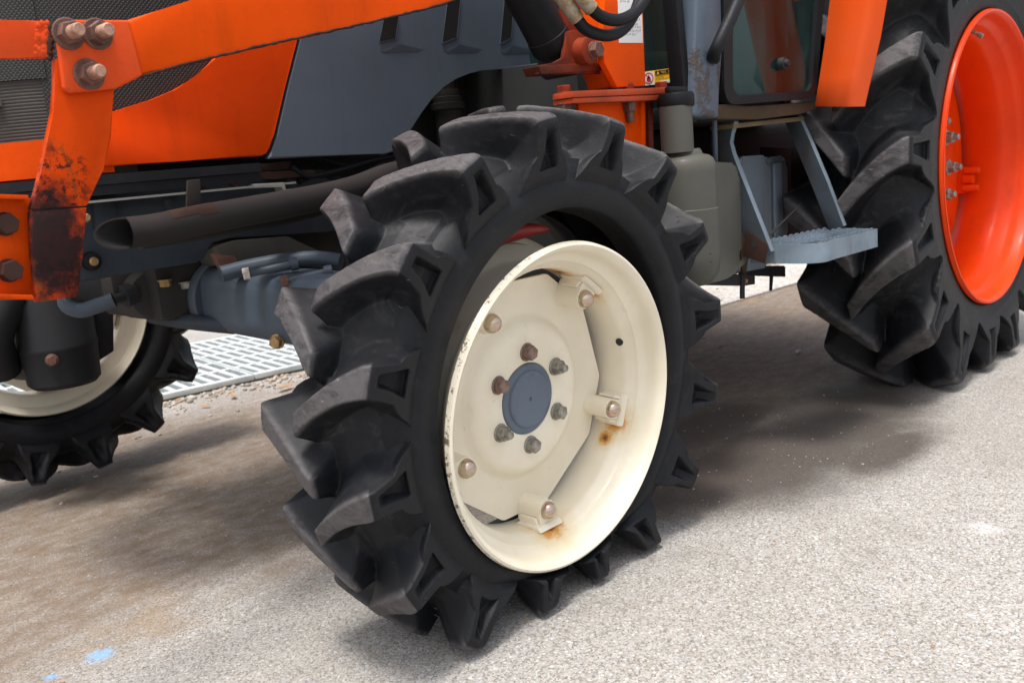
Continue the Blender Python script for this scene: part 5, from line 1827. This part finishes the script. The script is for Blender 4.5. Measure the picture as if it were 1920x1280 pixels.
c0_, c1_ = V((0.9570, 0.1841, 0.9292)), V((1.3580, 0.1950, 0.9362))
slab(bm, [c0_ + Vector((-.004, -.004, 0)), c1_ + Vector((.024, -.004, 0)), c1_ + Vector((.024, .07, 0)), c0_ + Vector((-.004, .07, 0))], (0, 0, -.013), .002)
add('step_crossbar', bm, M['rust_yellow'], SP)
e0 = V((0.9570, 0.0894, 0.5832))
bm = bmesh.new()
slab(bm, [e0 + Vector(p) for p in ((-.003, .002, .020), (-.003, .064, .060), (-.003, .080, -.010), (-.003, .012, -.032))], (-.003, 0, 0), .001)
lg = add('arm_foot', bm, M['darkrust'], SP)
bm = bmesh.new()
cc = e0 + Vector((-.0062, .042, .020))
tube(bm, [cc, cc + Vector((-.0006, 0, 0))], .009, 16)
add('foot_hole', bm, M['interior'], lg)
# tread: rim band with a rounded front corner, serrated grip bars, sagging a little to the rear
zt_ = .600
TBL, TBR, TFL, TFM, TFC, TFR = [Vector((x, y, zt_)) for x, y in ((.985, .165), (1.372, .120), (.980, .075), (.982, .010), (1.012, -.036), (1.334, -.046))]
hb = .052
outl = spline([TFL, TFM, TFC, TFC.lerp(TFR, .22), TFC.lerp(TFR, .6), TFR], 6) + [TBR, TBL]
def inset(pts, d):
    cen = sum(pts, Vector()) / len(pts)
    return [p + (cen - p).normalized() * d for p in pts]
bm = bmesh.new()
n = len(outl)
inn_ = inset(outl, .005)
ring_ = [[bm.verts.new(p + Vector((0, 0, dz))) for p in q] for q, dz in ((outl, -hb), (outl, 0), (inn_, 0), (inn_, -hb))]
for a_, b_ in zip(ring_, ring_[1:] + ring_[:1]):
    for k in range(n): bm.faces.new((a_[k], a_[(k + 1) % n], b_[(k + 1) % n], b_[k]))
add('tread_band', bm, M['stepblue'], SP, angle=30)
bm = bmesh.new()
slab(bm, [p + Vector((0, 0, -.016)) for p in inset(outl, .0055)], (0, 0, .004))
add('tread_plate', bm, M['stepshade'], SP)
for r in (0, 1.33, 2.67, 4):
    f = (r + .15) / 4.3
    a_, b_ = TBL.lerp(TFM if r == 4 else TFL.lerp(TFM, .5), f), TBR.lerp(TFR, f)
    if r == 4: a_ = TBL.lerp(TFC, .93) + Vector((.01, 0, 0)); 
    a_ = a_.lerp(b_, .03); b_ = a_.lerp(b_, .975)
    d_ = (b_ - a_)
    wv = Vector((-d_.y, d_.x, 0)).normalized() * .0045
    bm = bmesh.new()
    nt_ = 13
    for k in range(nt_):
        p, q = a_ + d_ * ((k + .1) / nt_), a_ + d_ * ((k + .66) / nt_)
        slab(bm, [p + Vector((0, 0, -.0118)), q + Vector((0, 0, -.0118)), q + Vector((0, 0, .0042)) - d_ * (.06 / nt_), p + Vector((0, 0, .0042)) + d_ * (.06 / nt_)], wv)
    slab(bm, [a_ + wv * 1.05 + Vector((0, 0, -.0118)), b_ + wv * 1.05 + Vector((0, 0, -.0118)), b_ + wv * 1.05, a_ + wv * 1.05], wv)
    add('grip_bar', bm, M['stepblue'], SP)

# ---- transmission mass under the cab so that the space behind the wheels is not empty
bm = bmesh.new()
box(bm, (1.0, .62, .40), (2.5, 1.38, .94), .05, 3)
add('gearbox', bm, M['engine'], TR)
bm = bmesh.new()
tube(bm, [(2.198, .25, .74), (2.198, 1.75, .74)], .10, 24)
add('rear_axle', bm, M['engine'], TR)
